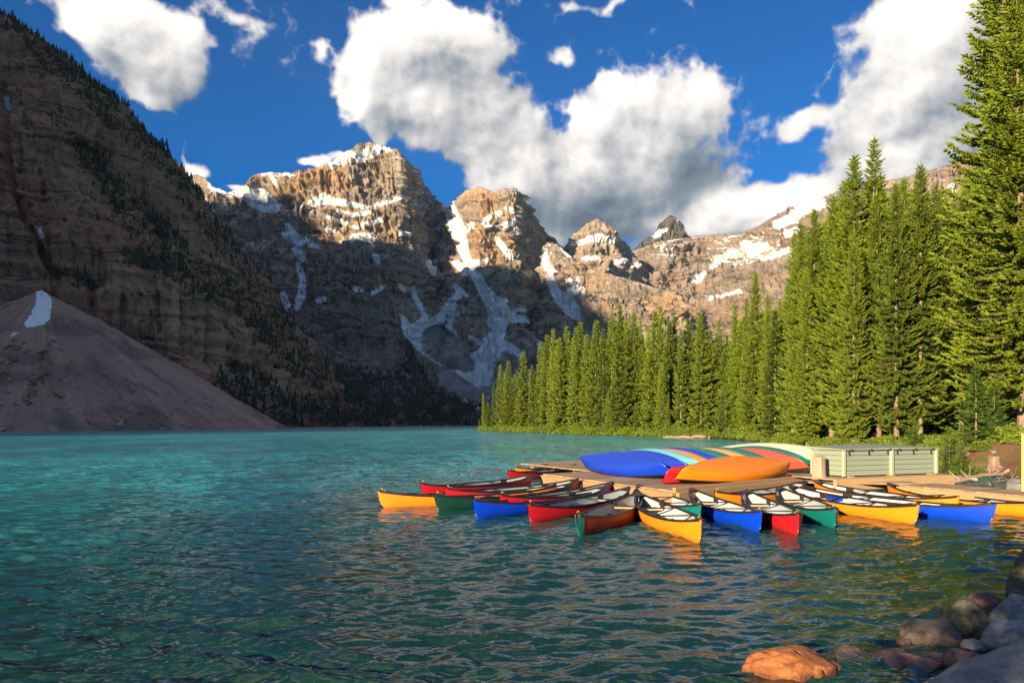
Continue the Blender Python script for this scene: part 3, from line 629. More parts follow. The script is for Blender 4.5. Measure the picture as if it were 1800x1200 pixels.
def make_spruce(seed, H, R, whorl, nb, twig, tw, bare, per=.13, sparse=0., droop=.35):
    """returns (crown mesh, trunk mesh) of one spruce of height H"""
    r = np.random.default_rng(seed); p0 = []; p1 = []; ww = []; age = []; rods0 = []; rods1 = []; rr = []
    lean = r.normal(size=2)*.006
    z = H*bare
    lopt = r.random(5)*6.28
    while z < H*.992:
        tt = (z-H*bare)/(H*(1-bare)); 
        Lm = R*((1-tt)**.72)*(.62+.38*min(1, (tt+.02)*6))+.10
        n = max(3, int(nb*(.55+.45*(1-tt))+r.normal()*.8))
        for k in range(n):
            if r.random() < sparse*(1.0 if tt < .5 else .4): continue
            az = 6.283*k/n+r.normal()*.35+z*2.1
            L = Lm*(.72+.45*r.random())*(1+.16*math.sin(2*az+lopt[0])*math.sin(z*1.3+lopt[1]))
            if r.random() < .10: L *= .55
            up = .55*(tt**1.6)-droop*(1-tt)+r.normal()*.09
            dirh = np.array([math.cos(az), math.sin(az)])
            m = max(3, int(L/per)); s = (np.arange(m)+.6)/m
            # limb sags, then its tip turns up
            lx = L*s; lz = L*(up*s-.28*(1-tt)*s*(1-s)*2+.22*s**3)
            bx = lean[0]*z+dirh[0]*lx; by = lean[1]*z+dirh[1]*lx; bz = z+lz
            side = np.array([-dirh[1], dirh[0]])
            wl = twig*(1.15-.55*s)*(.75+.5*r.random(m))*min(1, .26+L/1.7)
            for sg in (-1, 1):
                keep = s > .05+.08*r.random(m)
                a0 = np.stack([bx, by, bz], -1)[keep]; mm = keep.sum()
                if not mm: continue
                fo = .55+.35*r.random(mm); rise = .10+.42*r.random(mm)-.18
                dv = np.stack([dirh[0]*fo+side[0]*sg*.85, dirh[1]*fo+side[1]*sg*.85, rise], -1)
                dv /= np.linalg.norm(dv, axis=1)[:, None]
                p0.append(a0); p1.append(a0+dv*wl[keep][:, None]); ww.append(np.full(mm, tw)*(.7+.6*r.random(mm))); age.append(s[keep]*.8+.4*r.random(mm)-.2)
            # upright tufts along the top of the limb, and the tip
            k2 = r.random(m) < .75
            a0 = np.stack([bx, by, bz], -1)[k2]; mm = k2.sum()
            if mm:
                dv = np.stack([dirh[0]*.6+r.normal(size=mm)*.35, dirh[1]*.6+r.normal(size=mm)*.35, .35+.4*r.random(mm)], -1); dv /= np.linalg.norm(dv, axis=1)[:, None]
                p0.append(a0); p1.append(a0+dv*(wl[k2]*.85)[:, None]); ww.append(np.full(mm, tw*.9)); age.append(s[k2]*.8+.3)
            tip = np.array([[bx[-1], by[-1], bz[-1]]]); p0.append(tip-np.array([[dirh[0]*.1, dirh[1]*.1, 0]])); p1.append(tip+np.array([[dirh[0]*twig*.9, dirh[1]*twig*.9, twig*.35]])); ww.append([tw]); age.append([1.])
            rods0.append((lean[0]*z, lean[1]*z, z)); e = min(m-1, int(m*.8)); rods1.append((bx[e], by[e], bz[e])); rr.append(.006+.010*L)
        z += whorl*(.7+.6*r.random())*(1-.35*tt)
    # leader
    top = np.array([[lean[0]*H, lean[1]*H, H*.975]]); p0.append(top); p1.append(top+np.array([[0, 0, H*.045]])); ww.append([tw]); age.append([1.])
    p0 = np.concatenate(p0); p1 = np.concatenate(p1); ww = np.concatenate(ww); age = np.concatenate(age)
    V, Fs = spindle(p0, p1, ww, r)
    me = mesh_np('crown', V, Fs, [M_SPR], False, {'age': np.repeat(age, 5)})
    # trunk with a little flare, plus its limbs and some dead twigs under the crown
    nz, ns = 16, 9; zz = H*np.linspace(0, .99, nz)**1.15; rad = .0115*H*(1-np.linspace(0, 1, nz)**1.15)**.85+.012; rad[0] *= 1.35; rad[1] *= 1.08
    an = np.arange(ns)*6.2832/ns
    TV = np.stack([lean[0]*zz[:, None]+rad[:, None]*np.cos(an), lean[1]*zz[:, None]+rad[:, None]*np.sin(an), np.repeat(zz[:, None], ns, 1)], -1).reshape(-1, 3); TV[:ns, 2] -= .5
    i = np.arange(nz*ns).reshape(nz, ns); TF = np.stack([i[:-1], np.roll(i, -1, 1)[:-1], np.roll(i, -1, 1)[1:], i[1:]], -1).reshape(-1, 4)
    if bare > .03:
        for k in range(int(22*bare/.1)):
            zc = H*bare*(.35+.75*r.random()); az = r.random()*6.283; L = .5+1.0*r.random()
            rods0.append((lean[0]*zc, lean[1]*zc, zc)); rods1.append((math.cos(az)*L, math.sin(az)*L, zc-.15-.4*r.random())); rr.append(.012)
    LV, LF = tubes_np(rods0, rods1, np.array(rr), np.array(rr)*.3, 3)
    tm = mesh_np('trunk', np.concatenate([TV, LV]), np.concatenate([TF, LF+len(TV)]), [M_BARK, M_LIMB], True, None, np.concatenate([np.zeros(len(TF)), np.ones(len(LF))]))
    return me, tm
# kinds: big near trees, mid distance trees, young trees
BIG = [make_spruce(100+k, 26., [3.3, 2.8, 3.5, 2.5][k], .31, 7.4, .44, .078, [.075, .06, .10, .05][k], .13, [.03, .08, .05, .16][k]) for k in range(4)]
MIDT = [make_spruce(200+k, 24., [3.0, 2.6, 3.3, 2.4, 2.7][k], .55, 7.2, .66, .15, [.02, .015, .03, .015, .07][k], .25, [.05, .08, .06, .12, .22][k]) for k in range(5)]
YNG = [make_spruce(300+k, 7., [1.7, 1.5, 1.9][k], .30, 7, .34, .065, .015, .15, .03, .2) for k in range(3)]
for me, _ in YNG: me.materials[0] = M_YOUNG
def spruce(kind, x, y, h, label, group, rz=None, wid=1.0, name='spruce_tree', z=None, tone=None):
    me, tm = kind; Hk = max(v[2] for v in ((tm.vertices[i].co) for i in range(140, 144))) if False else kind_h[tm.name]
    o = thing(name, label, 'tree', (x, y, gz(x, y)-.05 if z is None else z), (0, 0, random.random()*6.28 if rz is None else rz), group)
    s = h/Hk; o.scale = (s*wid, s*wid, s)
    link('trunk', tm, o); cr_ = link('crown', me, o); cr_['tone'] = random.random() if tone is None else tone
    return o
kind_h = {}
for L_, h_ in ((BIG, 26.), (MIDT, 24.), (YNG, 7.)):
    for _, tm in L_: kind_h[tm.name] = h_
# trees one can single out in the photo: (top px, top py, depth, kind, width, label)
NEAR = [
 (1757, -190, 41, BIG[0], .92, 'tallest spruce of the shore, its bare lower trunk rising from the red earth bank'),
 (1800, -40, 36, BIG[2], 1.05, 'thick spruce with a scarred pinkish trunk behind the tall pale dock post'),
 (1531, 235, 56, BIG[3], .95, 'open-topped spruce with ragged dark tip, tallest of the clump behind the box'),
 (1497, 264, 55, BIG[1], 1.0, 'slender spruce with narrow tip just beside the open-topped one'),
 (1617, 283, 46, BIG[2], .85, 'slim bright spruce with bare trunk foot over the right half of the box'),
 (1576, 314, 45, BIG[2], .8, 'green spruce with straight bare trunk foot over the middle of the box'),
 (1640, 318, 51, BIG[3], .9, 'spruce with thin tip next to the gap of sky before the tallest tree'),
 (1462, 335, 60, BIG[2], .85, 'bushy spruce with yellow-green flank, downhill neighbour of the slender one'),
 (1432, 362, 66, BIG[0], .85, 'spruce standing before the snowy right-hand ridge, mid green and full to the ground'),
 (1394, 405, 72, BIG[3], .95, 'first tall spruce of the near clump, its thin top against the pale range'),
 (1326, 474, 98, BIG[1], .95, 'spiky spruce rising alone above the lower stand against the pale range'),
 (1372, 520, 84, BIG[0], .72, 'shorter full spruce between the spiky one and the near clump'),
 (1352, 512, 92, BIG[2], .72, 'yellowish spruce with gaunt top in the middle of the stand'),
 (1545, 330, 52, BIG[2], .8, 'dense spruce filling the clump below the open-topped tree'),
 (1590, 345, 53, BIG[1], .9, 'dense spruce squeezed between the two bare-footed trunks'),
 (1690, 330, 52, BIG[2], .85, 'shaded spruce tucked behind the left flank of the tallest tree'),
 (1500, 400, 50, BIG[0], .8, 'broad spruce with bright skirts at the left end of the box'),
 (1592, 306, 50, BIG[0], .85, 'deep green spruce just behind the slim bright one over the box'),
 (1655, 352, 54, BIG[1], .9, 'narrow spruce closing the wood at the sky gap beside the tallest tree'),
 (1481, 312, 59, BIG[0], .9, 'full green spruce between the bushy and the slender one'),
 (1553, 300, 57, BIG[3], 1.0, 'thin-topped spruce shoulder to shoulder with the open-topped one'),
 (1412, 385, 68, BIG[2], .8, 'mid green spruce between the first tall one and its uphill neighbour'),
 (1420, 470, 62, BIG[1], .9, 'pale green spruce at the bend of the bank behind the upturned canoes'),
]
for px, py, Y, k, wd, lab in NEAR:
    x = (px-CX)/F*Y; g = gz(x, Y); h = CAM_H+(HZ-py)/F*Y-g
    spruce(k, x, Y, h*.985, lab, 'spruces along the near shore', None, wd, tone=1.0 if px > 1740 else random.uniform(.35, 1.0))
# the stand along the shore out to the point
TOPL = np.array([(842,735),(850,690),(858,706),(868,668),(880,640),(893,632),(905,655),(920,615),(935,640),(950,600),(962,585),(972,576),(985,590),(996,571),(1008,590),(1020,562),(1032,585),(1046,560),(1060,575),(1075,545),(1090,532),(1102,560),(1112,545),(1125,560),(1140,570),(1152,545),(1162,536),(1175,560),(1185,545),(1197,575),(1210,560),(1222,580),(1232,545),(1248,575),(1265,560),(1278,585),(1290,532),(1302,560),(1312,520),(1340,540),(1362,540),(1385,500),(1405,470)], float)
def shore_at(px):
    Y = np.arange(30, 270, .5); x = (px-CX)/F*Y; d = shore_d(x, Y); i = np.flatnonzero(d > .2)
    return float(Y[i[0]]) if len(i) else float(Y[-1])
shoreY0 = lambda px: float(np.interp(px, [840,880,930,980,1040,1100,1160,1220,1290,1350,1420], [238,222,205,190,172,158,143,128,108,92,72]))
_pxs = np.arange(844, 1400, 8.); _sy = np.array([shore_at(p) for p in _pxs])
shoreY = lambda px: float(np.interp(px, _pxs, _sy)) if px < 1385 else shoreY0(px)
rs = np.random.default_rng(21)
ZONE = [(878, 'low spruce at the very tip of the wooded point', 'spruces at the tip of the point'),
        (960, 'narrow dark spruce in the outer part of the point below the snow gully', 'spruces in the outer part of the point'),
        (1050, 'tall spruce on the point in front of the second broad tower', 'spruces on the point before the second tower'),
        (1130, 'tall spruce of the shoreline stand below the small pyramid peak', 'spruces below the small pyramid peak'),
        (1225, 'spruce of the shoreline stand below the dark pointed peak', 'spruces below the dark pointed peak'),
        (1320, 'sunlit spruce above the inner end of the cove', 'spruces above the inner cove'),
        (9999, 'yellow-green spruce between the spiky tree and the near clump', 'spruces beside the near clump')]
def zone(px, back=False):
    for m_, l_, g_ in ZONE:
        if px < m_: return ('shaded '+l_, g_+', back rows') if back else (l_, g_)
n_tree = 0
for px, py in TOPL:
    Y = shoreY(px)+2.5+9*rs.random(); x = (px-CX)/F*Y; g = gz(x, Y); h = CAM_H+(HZ-py)/F*Y-g
    spruce(MIDT[n_tree % 5], x, Y, max(h, 2.)*.985, *zone(px), None, .72+.34*rs.random()); n_tree += 1
for row, (dy, lo, hi, npx) in enumerate([(1.5, 70, 190, 24), (13, 25, 110, 40), (26, 10, 70, 46), (44, 0, 50, 40)]):
    for k in range(npx):
        px = 846+(1440-846)*(k+rs.random())/npx
        Y = shoreY(px)+dy+8*rs.random(); x = (px-CX)/F*Y
        if shore_d(np.array([x]), np.array([Y]))[0] < .8: continue
        top = float(np.interp(px, TOPL[:, 0], TOPL[:, 1]))+lo+(hi-lo)*rs.random()**.8*(1.25 if rs.random() < .25 else 1)
        g = gz(x, Y); h = CAM_H+(HZ-top)/F*Y-g
        if h < 2.5: continue
        lab, grp = zone(px, row >= 2)
        spruce(MIDT[int(rs.integers(5))], x, Y, h, lab, grp, None, .75+.4*rs.random()); n_tree += 1
for k in range(46):                                             # depth of the wood behind the box and the tall trees
    px = 1400+430*(k+rs.random())/46; Y = 55+38*rs.random(); x = (px-CX)/F*Y
    top = float(np.interp(px, [1400,1470,1530,1640,1700,1850], [430,350,310,335,300,100]))+95*rs.random()
    h = CAM_H+(HZ-top)/F*Y-gz(x, Y)
    spruce(MIDT[int(rs.integers(5))] if k % 2 else BIG[k % 4], x, Y, h, 'spruce deep in the wood behind the bare-footed trunks', 'spruces deep in the wood', None, 1.0)
# young bright trees on the bank
for px, bpy_, Y, h, lab in [(1716, 795, 34, 3.6, 'young bright green spruce beside the red earth bank'), (1668, 800, 33, 2.2, 'small fresh green spruce between the box and the bank'), (1690, 800, 31.5, 1.7, 'smallest fresh green spruce at the foot of the bank'), (1748, 795, 35.5, 2.6, 'young green spruce in front of the tallest trunk'), (1605, 790, 41, 2.0, 'young green spruce showing over the box between the two bare trunks'),
                        (1214, 770, 122, 9, 'bright young spruce at the water in the shoreline gap'), (1195, 770, 128, 6.5, 'pale green young spruce by the water under the tall stand'), (1275, 772, 108, 7.5, 'light green young spruce at the inner end of the cove'), (1415, 785, 66, 5.0, 'leafy young spruce behind the white upturned canoe')]:
    x = (px-CX)/F*Y
    spruce(YNG[int(rs.integers(3))], x, Y, h, lab, 'young spruces on the shore', None, 1.15, 'young_spruce')
# unseen young spruces added behind the viewer to keep the sun off the boulders
for x, y, h in ((-2.5, -3.4, 4.8), (-2.0, -3.8, 5.6), (-1.45, -4.2, 5.2)):
    spruce(YNG[int(rs.integers(3))], x, y, h, 'added young spruce behind the viewer, unseen, shading the boulders', 'added shade spruces behind the viewer', None, 1.1, 'young_spruce')
# ---------------------------------------------------------------- far conifers, shrubs, ground cover
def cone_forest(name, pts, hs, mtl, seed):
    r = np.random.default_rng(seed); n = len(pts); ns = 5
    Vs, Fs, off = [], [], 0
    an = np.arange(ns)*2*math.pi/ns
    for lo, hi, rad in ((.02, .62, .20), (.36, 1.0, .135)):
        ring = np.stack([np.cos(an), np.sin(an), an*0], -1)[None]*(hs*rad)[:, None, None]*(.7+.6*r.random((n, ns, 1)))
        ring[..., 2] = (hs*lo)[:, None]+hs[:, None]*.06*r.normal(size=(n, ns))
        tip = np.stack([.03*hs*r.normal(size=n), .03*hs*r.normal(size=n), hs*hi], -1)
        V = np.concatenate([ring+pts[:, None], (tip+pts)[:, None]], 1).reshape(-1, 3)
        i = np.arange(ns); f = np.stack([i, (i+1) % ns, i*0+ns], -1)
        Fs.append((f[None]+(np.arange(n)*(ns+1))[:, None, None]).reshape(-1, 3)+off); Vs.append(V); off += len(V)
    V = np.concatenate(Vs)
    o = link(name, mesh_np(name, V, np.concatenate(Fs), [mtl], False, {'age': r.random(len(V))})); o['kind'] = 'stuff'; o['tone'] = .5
    return o
def veg_points(P, polys, n, seed, dens=None):
    r = np.random.default_rng(seed); V = P.reshape(-1, 3); fx, fy = proj(V)
    m = np.zeros(len(V), bool); q = V
    for pg in polys: m |= inpoly(fx+14*fbm(q/20., 3), fy+10*fbm(q/20.+9, 3), pg)
    idx = np.flatnonzero(m)
    # even out by picture area, thinned into clumps
    wgt = np.clip(.35+1.5*fbm(V[idx]/22., 4), .02, 1)
    return V[r.choice(idx, n, p=wgt/wgt.sum())]+r.normal(size=(n, 3))*np.array([1.5, 1.5, 0])
rf = np.random.default_rng(31)
pa = veg_points(PA, VEG_A, 2500, 41)
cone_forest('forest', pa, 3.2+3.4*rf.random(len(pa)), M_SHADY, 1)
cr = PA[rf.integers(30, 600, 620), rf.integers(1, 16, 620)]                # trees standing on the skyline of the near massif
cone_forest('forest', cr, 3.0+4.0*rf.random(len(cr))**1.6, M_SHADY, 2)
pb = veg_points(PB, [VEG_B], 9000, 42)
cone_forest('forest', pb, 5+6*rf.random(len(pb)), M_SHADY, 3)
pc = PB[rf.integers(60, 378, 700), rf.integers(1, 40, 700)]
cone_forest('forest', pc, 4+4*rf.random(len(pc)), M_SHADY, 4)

def leaf_clump(seed, n, rx, rz, size):
    """an airy mass of small leaves on thin stems"""
    r = np.random.default_rng(seed)
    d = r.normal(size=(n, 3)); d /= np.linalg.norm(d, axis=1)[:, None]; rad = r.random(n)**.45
    lob = 1+.35*fbm(d*1.7+seed, 2)
    c = d*rad[:, None]*lob[:, None]*np.array([rx, rx, rz]); c[:, 2] = np.abs(c[:, 2])*1.0+.05
    a = r.normal(size=(n, 3)); a /= np.linalg.norm(a, axis=1)[:, None]; b = np.cross(a, r.normal(size=(n, 3))); b /= np.linalg.norm(b, axis=1)[:, None]
    s = size*(.6+.8*r.random(n))[:, None]
    V = np.stack([c-a*s, c+b*s*.45, c+a*s, c-b*s*.45], 1).reshape(-1, 3)
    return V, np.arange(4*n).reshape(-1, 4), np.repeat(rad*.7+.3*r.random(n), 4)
SH = []
for k in range(3):
    V, Fq, ag = leaf_clump(500+k, 900, 1.0, .9, .085)
    r0 = np.random.default_rng(k); en = V[::97][:24]
    TV, TF = tubes_np(np.zeros((len(en), 3)), en, .018, .006, 3)
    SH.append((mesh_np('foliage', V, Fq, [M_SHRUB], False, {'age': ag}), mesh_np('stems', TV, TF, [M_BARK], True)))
def shrub(x, y, s, label, group=None, hz=1.0):
    o = thing('shrub', label, 'shrub', (x, y, gz(x, y)-.05), (0, 0, random.random()*6.28), group)
    o.scale = (s, s, s*hz); f, st = SH[random.randrange(3)]
    link('stems', st, o); link('foliage', f, o)['tone'] = random.random(); return o
for px, Y, s, lab in [(1665, 36, .9, 'bright shrub just beyond the right end of the box'), (1700, 31.5, .8, 'low green shrub on the edge of the red earth bank'), (1725, 33, .6, 'small yellow-green shrub above the muddy edge'),
                      (1672, 29.5, .55, 'yellowish shrub at the waterline by the plinth end'), (1770, 38, .7, 'leafy shrub between the two thick trunks'), (1705, 37, .9, 'green shrub under the lowest boughs beside the young spruce'), (1782, 27, .45, 'sparse weedy shrub on the mud by the tall post')]:
    shrub((px-CX)/F*Y, Y, s, lab, None, .8)
for k in range(80):
    px = 850+600*(k+random.random())/80; Y = shoreY(px)+random.uniform(-.5, 3.5)
    for _ in range(14):
        x = (px-CX)/F*Y
        if shore_d(np.array([x]), np.array([Y]))[0] > .5: break
        Y += 1.5
    s = random.uniform(.9, 1.9)*(Y/130)**.35
    shrub(x, Y, s, 'low bushy shrub at the water line under the shoreline trees', 'shrubs along the water line', random.uniform(.7, 1.2))
for k in range(26):
    px = 1400+260*(k+random.random())/26; Y = np.interp(px, [1400, 1480, 1660], [66, 47, 42])+random.uniform(0, 4)
    shrub((px-CX)/F*Y, Y, random.uniform(.45, .95), 'leafy shrub on the bank behind the box', 'shrubs on the bank behind the box', random.uniform(.7, 1.2))
def ground_cover():
    r = np.random.default_rng(77); n = 7000
    px = r.uniform(845, 1800, n)
    Y = np.where(px < 1385, np.interp(px, _pxs, _sy)+r.exponential(4.5, n)-.3, np.interp(px, [1385, 1420, 1480, 1660, 1800], [80, 70, 50, 40, 36])+r.uniform(-6, 10, n))
    X = (px-CX)/F*Y; d = shore_d(X, Y); k = d > .1
    k &= ~((px > 1690) & (fbm(np.stack([X/2., Y/2., X*0], -1), 2) < .1))
    X, Y, px = X[k], Y[k], px[k]; Z = ground_z(X, Y)
    Vs, Fs, As, o = [], [], [], 0
    base = [leaf_clump(600+i, 26, .55, .38, .12) for i in range(4)]
    for i, (x, y, z) in enumerate(zip(X, Y, Z)):
        V, Fq, ag = base[i % 4]; s = (.5+.6*r.random())*(.6+y/150.)
        a = r.random()*6.28; R = np.array([[math.cos(a), -math.sin(a), 0], [math.sin(a), math.cos(a), 0], [0, 0, 1]])
        Vs.append(V@R.T*s+np.array([x, y, z])); Fs.append(Fq+o); As.append(ag); o += len(V)
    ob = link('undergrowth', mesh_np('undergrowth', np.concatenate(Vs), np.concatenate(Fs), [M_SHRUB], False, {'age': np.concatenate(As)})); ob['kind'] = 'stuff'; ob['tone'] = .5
ground_cover()
# ---------------------------------------------------------------- simple materials for the boats and timber
def paint(name, c, rough=.35, var=.12, spec=.4):
    m_, t, b = mat(name)
    P = t.new('ShaderNodeTexCoord').outputs['Object']; oi = t.new('ShaderNodeObjectInfo')
    n = t.noise(t.v('MULTIPLY', P, (1, 4, 4)), 2.2, 6, .7)
    sc = t.noise(t.v('MULTIPLY', P, (1.2, 14, 14)), 5.0, 5, .75)
    f = t.m('ADD', 1-var, t.m('MULTIPLY', n, 2*var))
    col = t.v('MULTIPLY', rgb(*c)[:3], (1, 1, 1)); col = t.v('SCALE', col, scale=f)
    hi = tuple(min(1, x*.6+.25) for x in c)
    mix = t.mix(t.m('MULTIPLY', t.ss(sc, .60, .72), .5), col, rgb(*hi))
    if name.endswith('_hull'):                                   # silt line where the hull sits in the lake
        sx = t.new('ShaderNodeSeparateXYZ'); t.put(sx.inputs[0], P)
        wl = t.ss(t.m('ADD', sx.outputs[2], t.m('MULTIPLY', n, .05)), .075, .02)
        mix = t.mix(t.m('MULTIPLY', wl, .45), mix, rgb(c[0]*.35+.03, c[1]*.35+.03, c[2]*.35+.025))
    t.put(b.inputs['Base Color'], mix); t.put(b.inputs['Roughness'], t.m('ADD', rough-.08, t.m('MULTIPLY', n, .25)))
    b.inputs['Specular IOR Level'].default_value = spec
    bp = t.new('ShaderNodeBump'); bp.inputs['Strength'].default_value = .12; bp.inputs['Distance'].default_value = .02
    t.put(bp.inputs['Height'], n); t.put(b.inputs['Normal'], bp.outputs[0])
    return m_
def wood(name, c1, c2, scale=1.0, rough=.8):
    m_, t, b = mat(name)
    P = t.new('ShaderNodeTexCoord').outputs['Object']; oi = t.new('ShaderNodeObjectInfo')
    n = t.noise(t.v('ADD', t.v('MULTIPLY', P, (.8, 16, 16)), t.v('SCALE', (7.1, 3.3, 9.7), scale=oi.outputs['Random'])), 1.6*scale, 6, .7)
    k = t.noise(P, 1.3, 4, .6)
    f = t.m('ADD', t.m('ADD', t.m('MULTIPLY', n, .55), t.m('MULTIPLY', k, .25)), t.m('MULTIPLY', oi.outputs['Random'], .25))
    t.put(b.inputs['Base Color'], t.mix(t.ss(f, .3, .8), rgb(*c1), rgb(*c2))); b.inputs['Roughness'].default_value = rough; b.inputs['Specular IOR Level'].default_value = .2
    bp = t.new('ShaderNodeBump'); bp.inputs['Strength'].default_value = .4; bp.inputs['Distance'].default_value = .01
    t.put(bp.inputs['Height'], n); t.put(b.inputs['Normal'], bp.outputs[0]); return m_
HC = {'yellow': (.80, .265, .012), 'orange': (.88, .265, .010), 'blue': (.001, .050, .60), 'red': (.56, .012, .022), 'teal': (.004, .17, .155), 'green': (.008, .055, .042),
      'maroon': (.30, .035, .018), 'sky': (.16, .52, .62), 'cream': (.62, .56, .42), 'tan': (.72, .36, .10), 'coral': (.66, .10, .06), 'amber': (.84, .235, .012)}
M_HULL = {k: paint(k+'_hull', v) for k, v in HC.items()}
M_IN = paint('hull_lining', (.46, .52, .56), .5, .10)
M_GUN = paint('gunwale_vinyl', (.020, .014, .014), .4, .2)
M_PLATE = paint('deck_plate_vinyl', (.045, .022, .026), .4, .2)
M_SEAT = wood('seat_ash', (.45, .30, .13), (.62, .46, .24), 1.0, .5)
M_WEB = paint('seat_webbing', (.012, .012, .013), .7, .2)
M_DECK = wood('weathered_planks', (.25, .165, .105), (.46, .335, .225))
M_BEAM = wood('dock_beam', (.30, .19, .09), (.48, .33, .17))
M_BOX = paint('sage_paint', (.255, .305, .235), .6, .10, .2)
M_BOXT = paint('sage_trim_paint', (.37, .40, .29), .6, .08, .2)
M_IRON = paint('dark_iron', (.03, .026, .022), .5, .2)
M_POSTY = wood('pale_post', (.44, .38, .15), (.60, .53, .26))
M_STUMP = wood('grey_post', (.25, .19, .14), (.42, .34, .25))

def bx(sx, sy, sz, c=(0, 0, 0), bev=.0):
    """box as (verts, quads), optional small chamfer on the long edges left to the eye"""
    x, y, z = sx/2, sy/2, sz/2
    V = np.array([(a, b, d) for a in (-x, x) for b in (-y, y) for d in (-z, z)], float)+np.array(c)
    Fq = np.array([(0, 1, 3, 2), (4, 6, 7, 5), (0, 4, 5, 1), (2, 3, 7, 6), (0, 2, 6, 4), (1, 5, 7, 3)])
    return V, Fq
def box_mesh(name, sx, sy, sz, mtl, c=(0, 0, 0), bev=.006):
    V, Fq = bx(sx, sy, sz, c); me = mesh_np(name, V, Fq, [mtl], False)
    if bev:
        bm = bmesh.new(); bm.from_mesh(me); bmesh.ops.bevel(bm, geom=bm.edges[:], offset=bev, segments=1, affect='EDGES'); bm.to_mesh(me); bm.free()
    return me

# ---------------------------------------------------------------- canoes
CL_, CW_ = 5.2, .445
def c_w(s): return CW_*np.clip(1-np.abs(s)**2.1, 0, 1)**.86+.012
def c_sheer(s): return .285+.165*np.abs(s)**3.2
def c_keel(s):
    u = np.clip((np.abs(s)-.90)/.10, 0, 1)
    return -.085+.03*np.abs(s)**2+.24*(1-np.sqrt(np.clip(1-u*u, 0, 1)))
def c_shell(inset=0.0, ns=45, na=15):
    s = np.sin(np.linspace(-1, 1, ns)*math.pi/2)*.35+np.linspace(-1, 1, ns)*.65
    if inset: s = s*(1-.010)
    a = np.linspace(-1, 1, na)
    S, A = np.meshgrid(s, a, indexing='ij')
    w_, zs, zk = np.maximum(c_w(S)-inset, .003), c_sheer(S)-(.004 if inset else 0), c_keel(S)+inset
    full = 1-np.abs(S)**1.6
    th = np.abs(A)*math.pi/2; e = 1.0-.52*full                       # fuller amidships, sharp at the ends
    y = np.sign(A)*w_*np.sin(th)**(e)*(1+.02*np.sin(2*th)*full)
    zz = zs-(zs-zk)*np.cos(th)**(e+.18)
    rake = np.sign(S)*np.clip((np.abs(S)-.75)/.25, 0, 1)**2*((zz-.2)*.22)
    V = np.stack([S*CL_/2+rake, y, zz], -1)
    return V
def strip_along(name, side, mtl):
    s = np.linspace(-.985, .985, 41); y = side*(c_w(s)+.004); z = c_sheer(s)
    c = np.stack([s*CL_/2+np.sign(s)*np.clip((np.abs(s)-.75)/.25, 0, 1)**2*.055, y, z], -1)
    prof = np.array([(-.020, -.030), (.018, -.030), (.018, .012), (-.020, .012)])
    V = np.stack([c+np.array([0, side*p[0], p[1]]) for p in prof], 1).reshape(-1, 3)
    i = np.arange(len(s)*4).reshape(-1, 4); Fq = np.stack([i[:-1], np.roll(i, -1, 1)[:-1], np.roll(i, -1, 1)[1:], i[1:]], -1).reshape(-1, 4)
    Fq = np.concatenate([Fq, [i[0][::-1], i[-1]]])
    return mesh_np(name, V, Fq, [mtl], False)
def join_parts(ps):
    V, Fq, o = [], [], 0
    for v, f in ps: V.append(v); Fq.append(f+o); o += len(v)
    return np.concatenate(V), np.concatenate(Fq)
_sv = c_shell(); _iv = c_shell(.014)
ME_HULL = {k: mesh_np('hull', _sv.reshape(-1, 3), gridf(45, 15), [M_HULL[k]], True) for k in HC}
ME_IN = mesh_np('interior', _iv.reshape(-1, 3), gridf(45, 15)[:, ::-1], [M_IN], True)
ME_GL, ME_GR = strip_along('gunwale', 1, M_GUN), strip_along('gunwale', -1, M_GUN)
def plate_mesh(sg):
    s = sg*np.linspace(.86, .992, 8); w_ = c_w(s); z = c_sheer(s)+.014; x = s*CL_/2+sg*np.clip((np.abs(s)-.75)/.25, 0, 1)**2*.055
    P = np.stack([np.stack([x, w_, z], -1), np.stack([x, w_*0, z+.018], -1), np.stack([x, -w_, z], -1)], 1).reshape(-1, 3)
    Q = P.copy(); Q[:, 2] -= .022
    f = gridf(8, 3); return mesh_np('deck_plate', np.concatenate([P, Q]), np.concatenate([f, f[:, ::-1]+24]), [M_PLATE], False)
ME_PL = [plate_mesh(1), plate_mesh(-1)]
def cross_bar(x, wd, ht, dz, mtl, name):
    w_ = 2*float(c_w(np.array(x/(CL_/2))))-.02; z = float(c_sheer(np.array(x/(CL_/2))))+dz
    return box_mesh(name, wd, w_, ht, mtl, (x, 0, z), .008)
ME_TH = [cross_bar(.62, .06, .022, -.02, M_GUN, 'thwart'), cross_bar(-.75, .06, .022, -.02, M_GUN, 'thwart'), cross_bar(1.92, .05, .02, -.02, M_GUN, 'thwart')]
ME_SEAT, ME_WEBB, ME_BR = [], [], []
for x0 in (1.30, -1.45):
    w_ = 2*float(c_w(np.array(x0/(CL_/2))))-.10; z = .17
    ME_SEAT.append(mesh_np('seat', *join_parts([bx(.045, w_, .03, (x0-.13, 0, z)), bx(.045, w_, .03, (x0+.13, 0, z)), bx(.215, .04, .026, (x0, w_*.36, z)), bx(.215, .04, .026, (x0, -w_*.36, z))]), [M_SEAT], False))
    ME_WEBB.append(mesh_np('webbing', *join_parts([bx(.29, .05, .007, (x0, yy, z+.0205)) for yy in np.linspace(-w_*.28, w_*.28, 6)]+[bx(.035, w_*.64, .007, (x0+xx, 0, z+.029)) for xx in (-.07, 0, .07)]), [M_WEB], False))
    for sg in (1, -1):
        ME_BR.append(box_mesh('seat_bracket', .30, .018, .15, M_IRON, (x0, sg*(w_/2+.012), z+.075), .004))
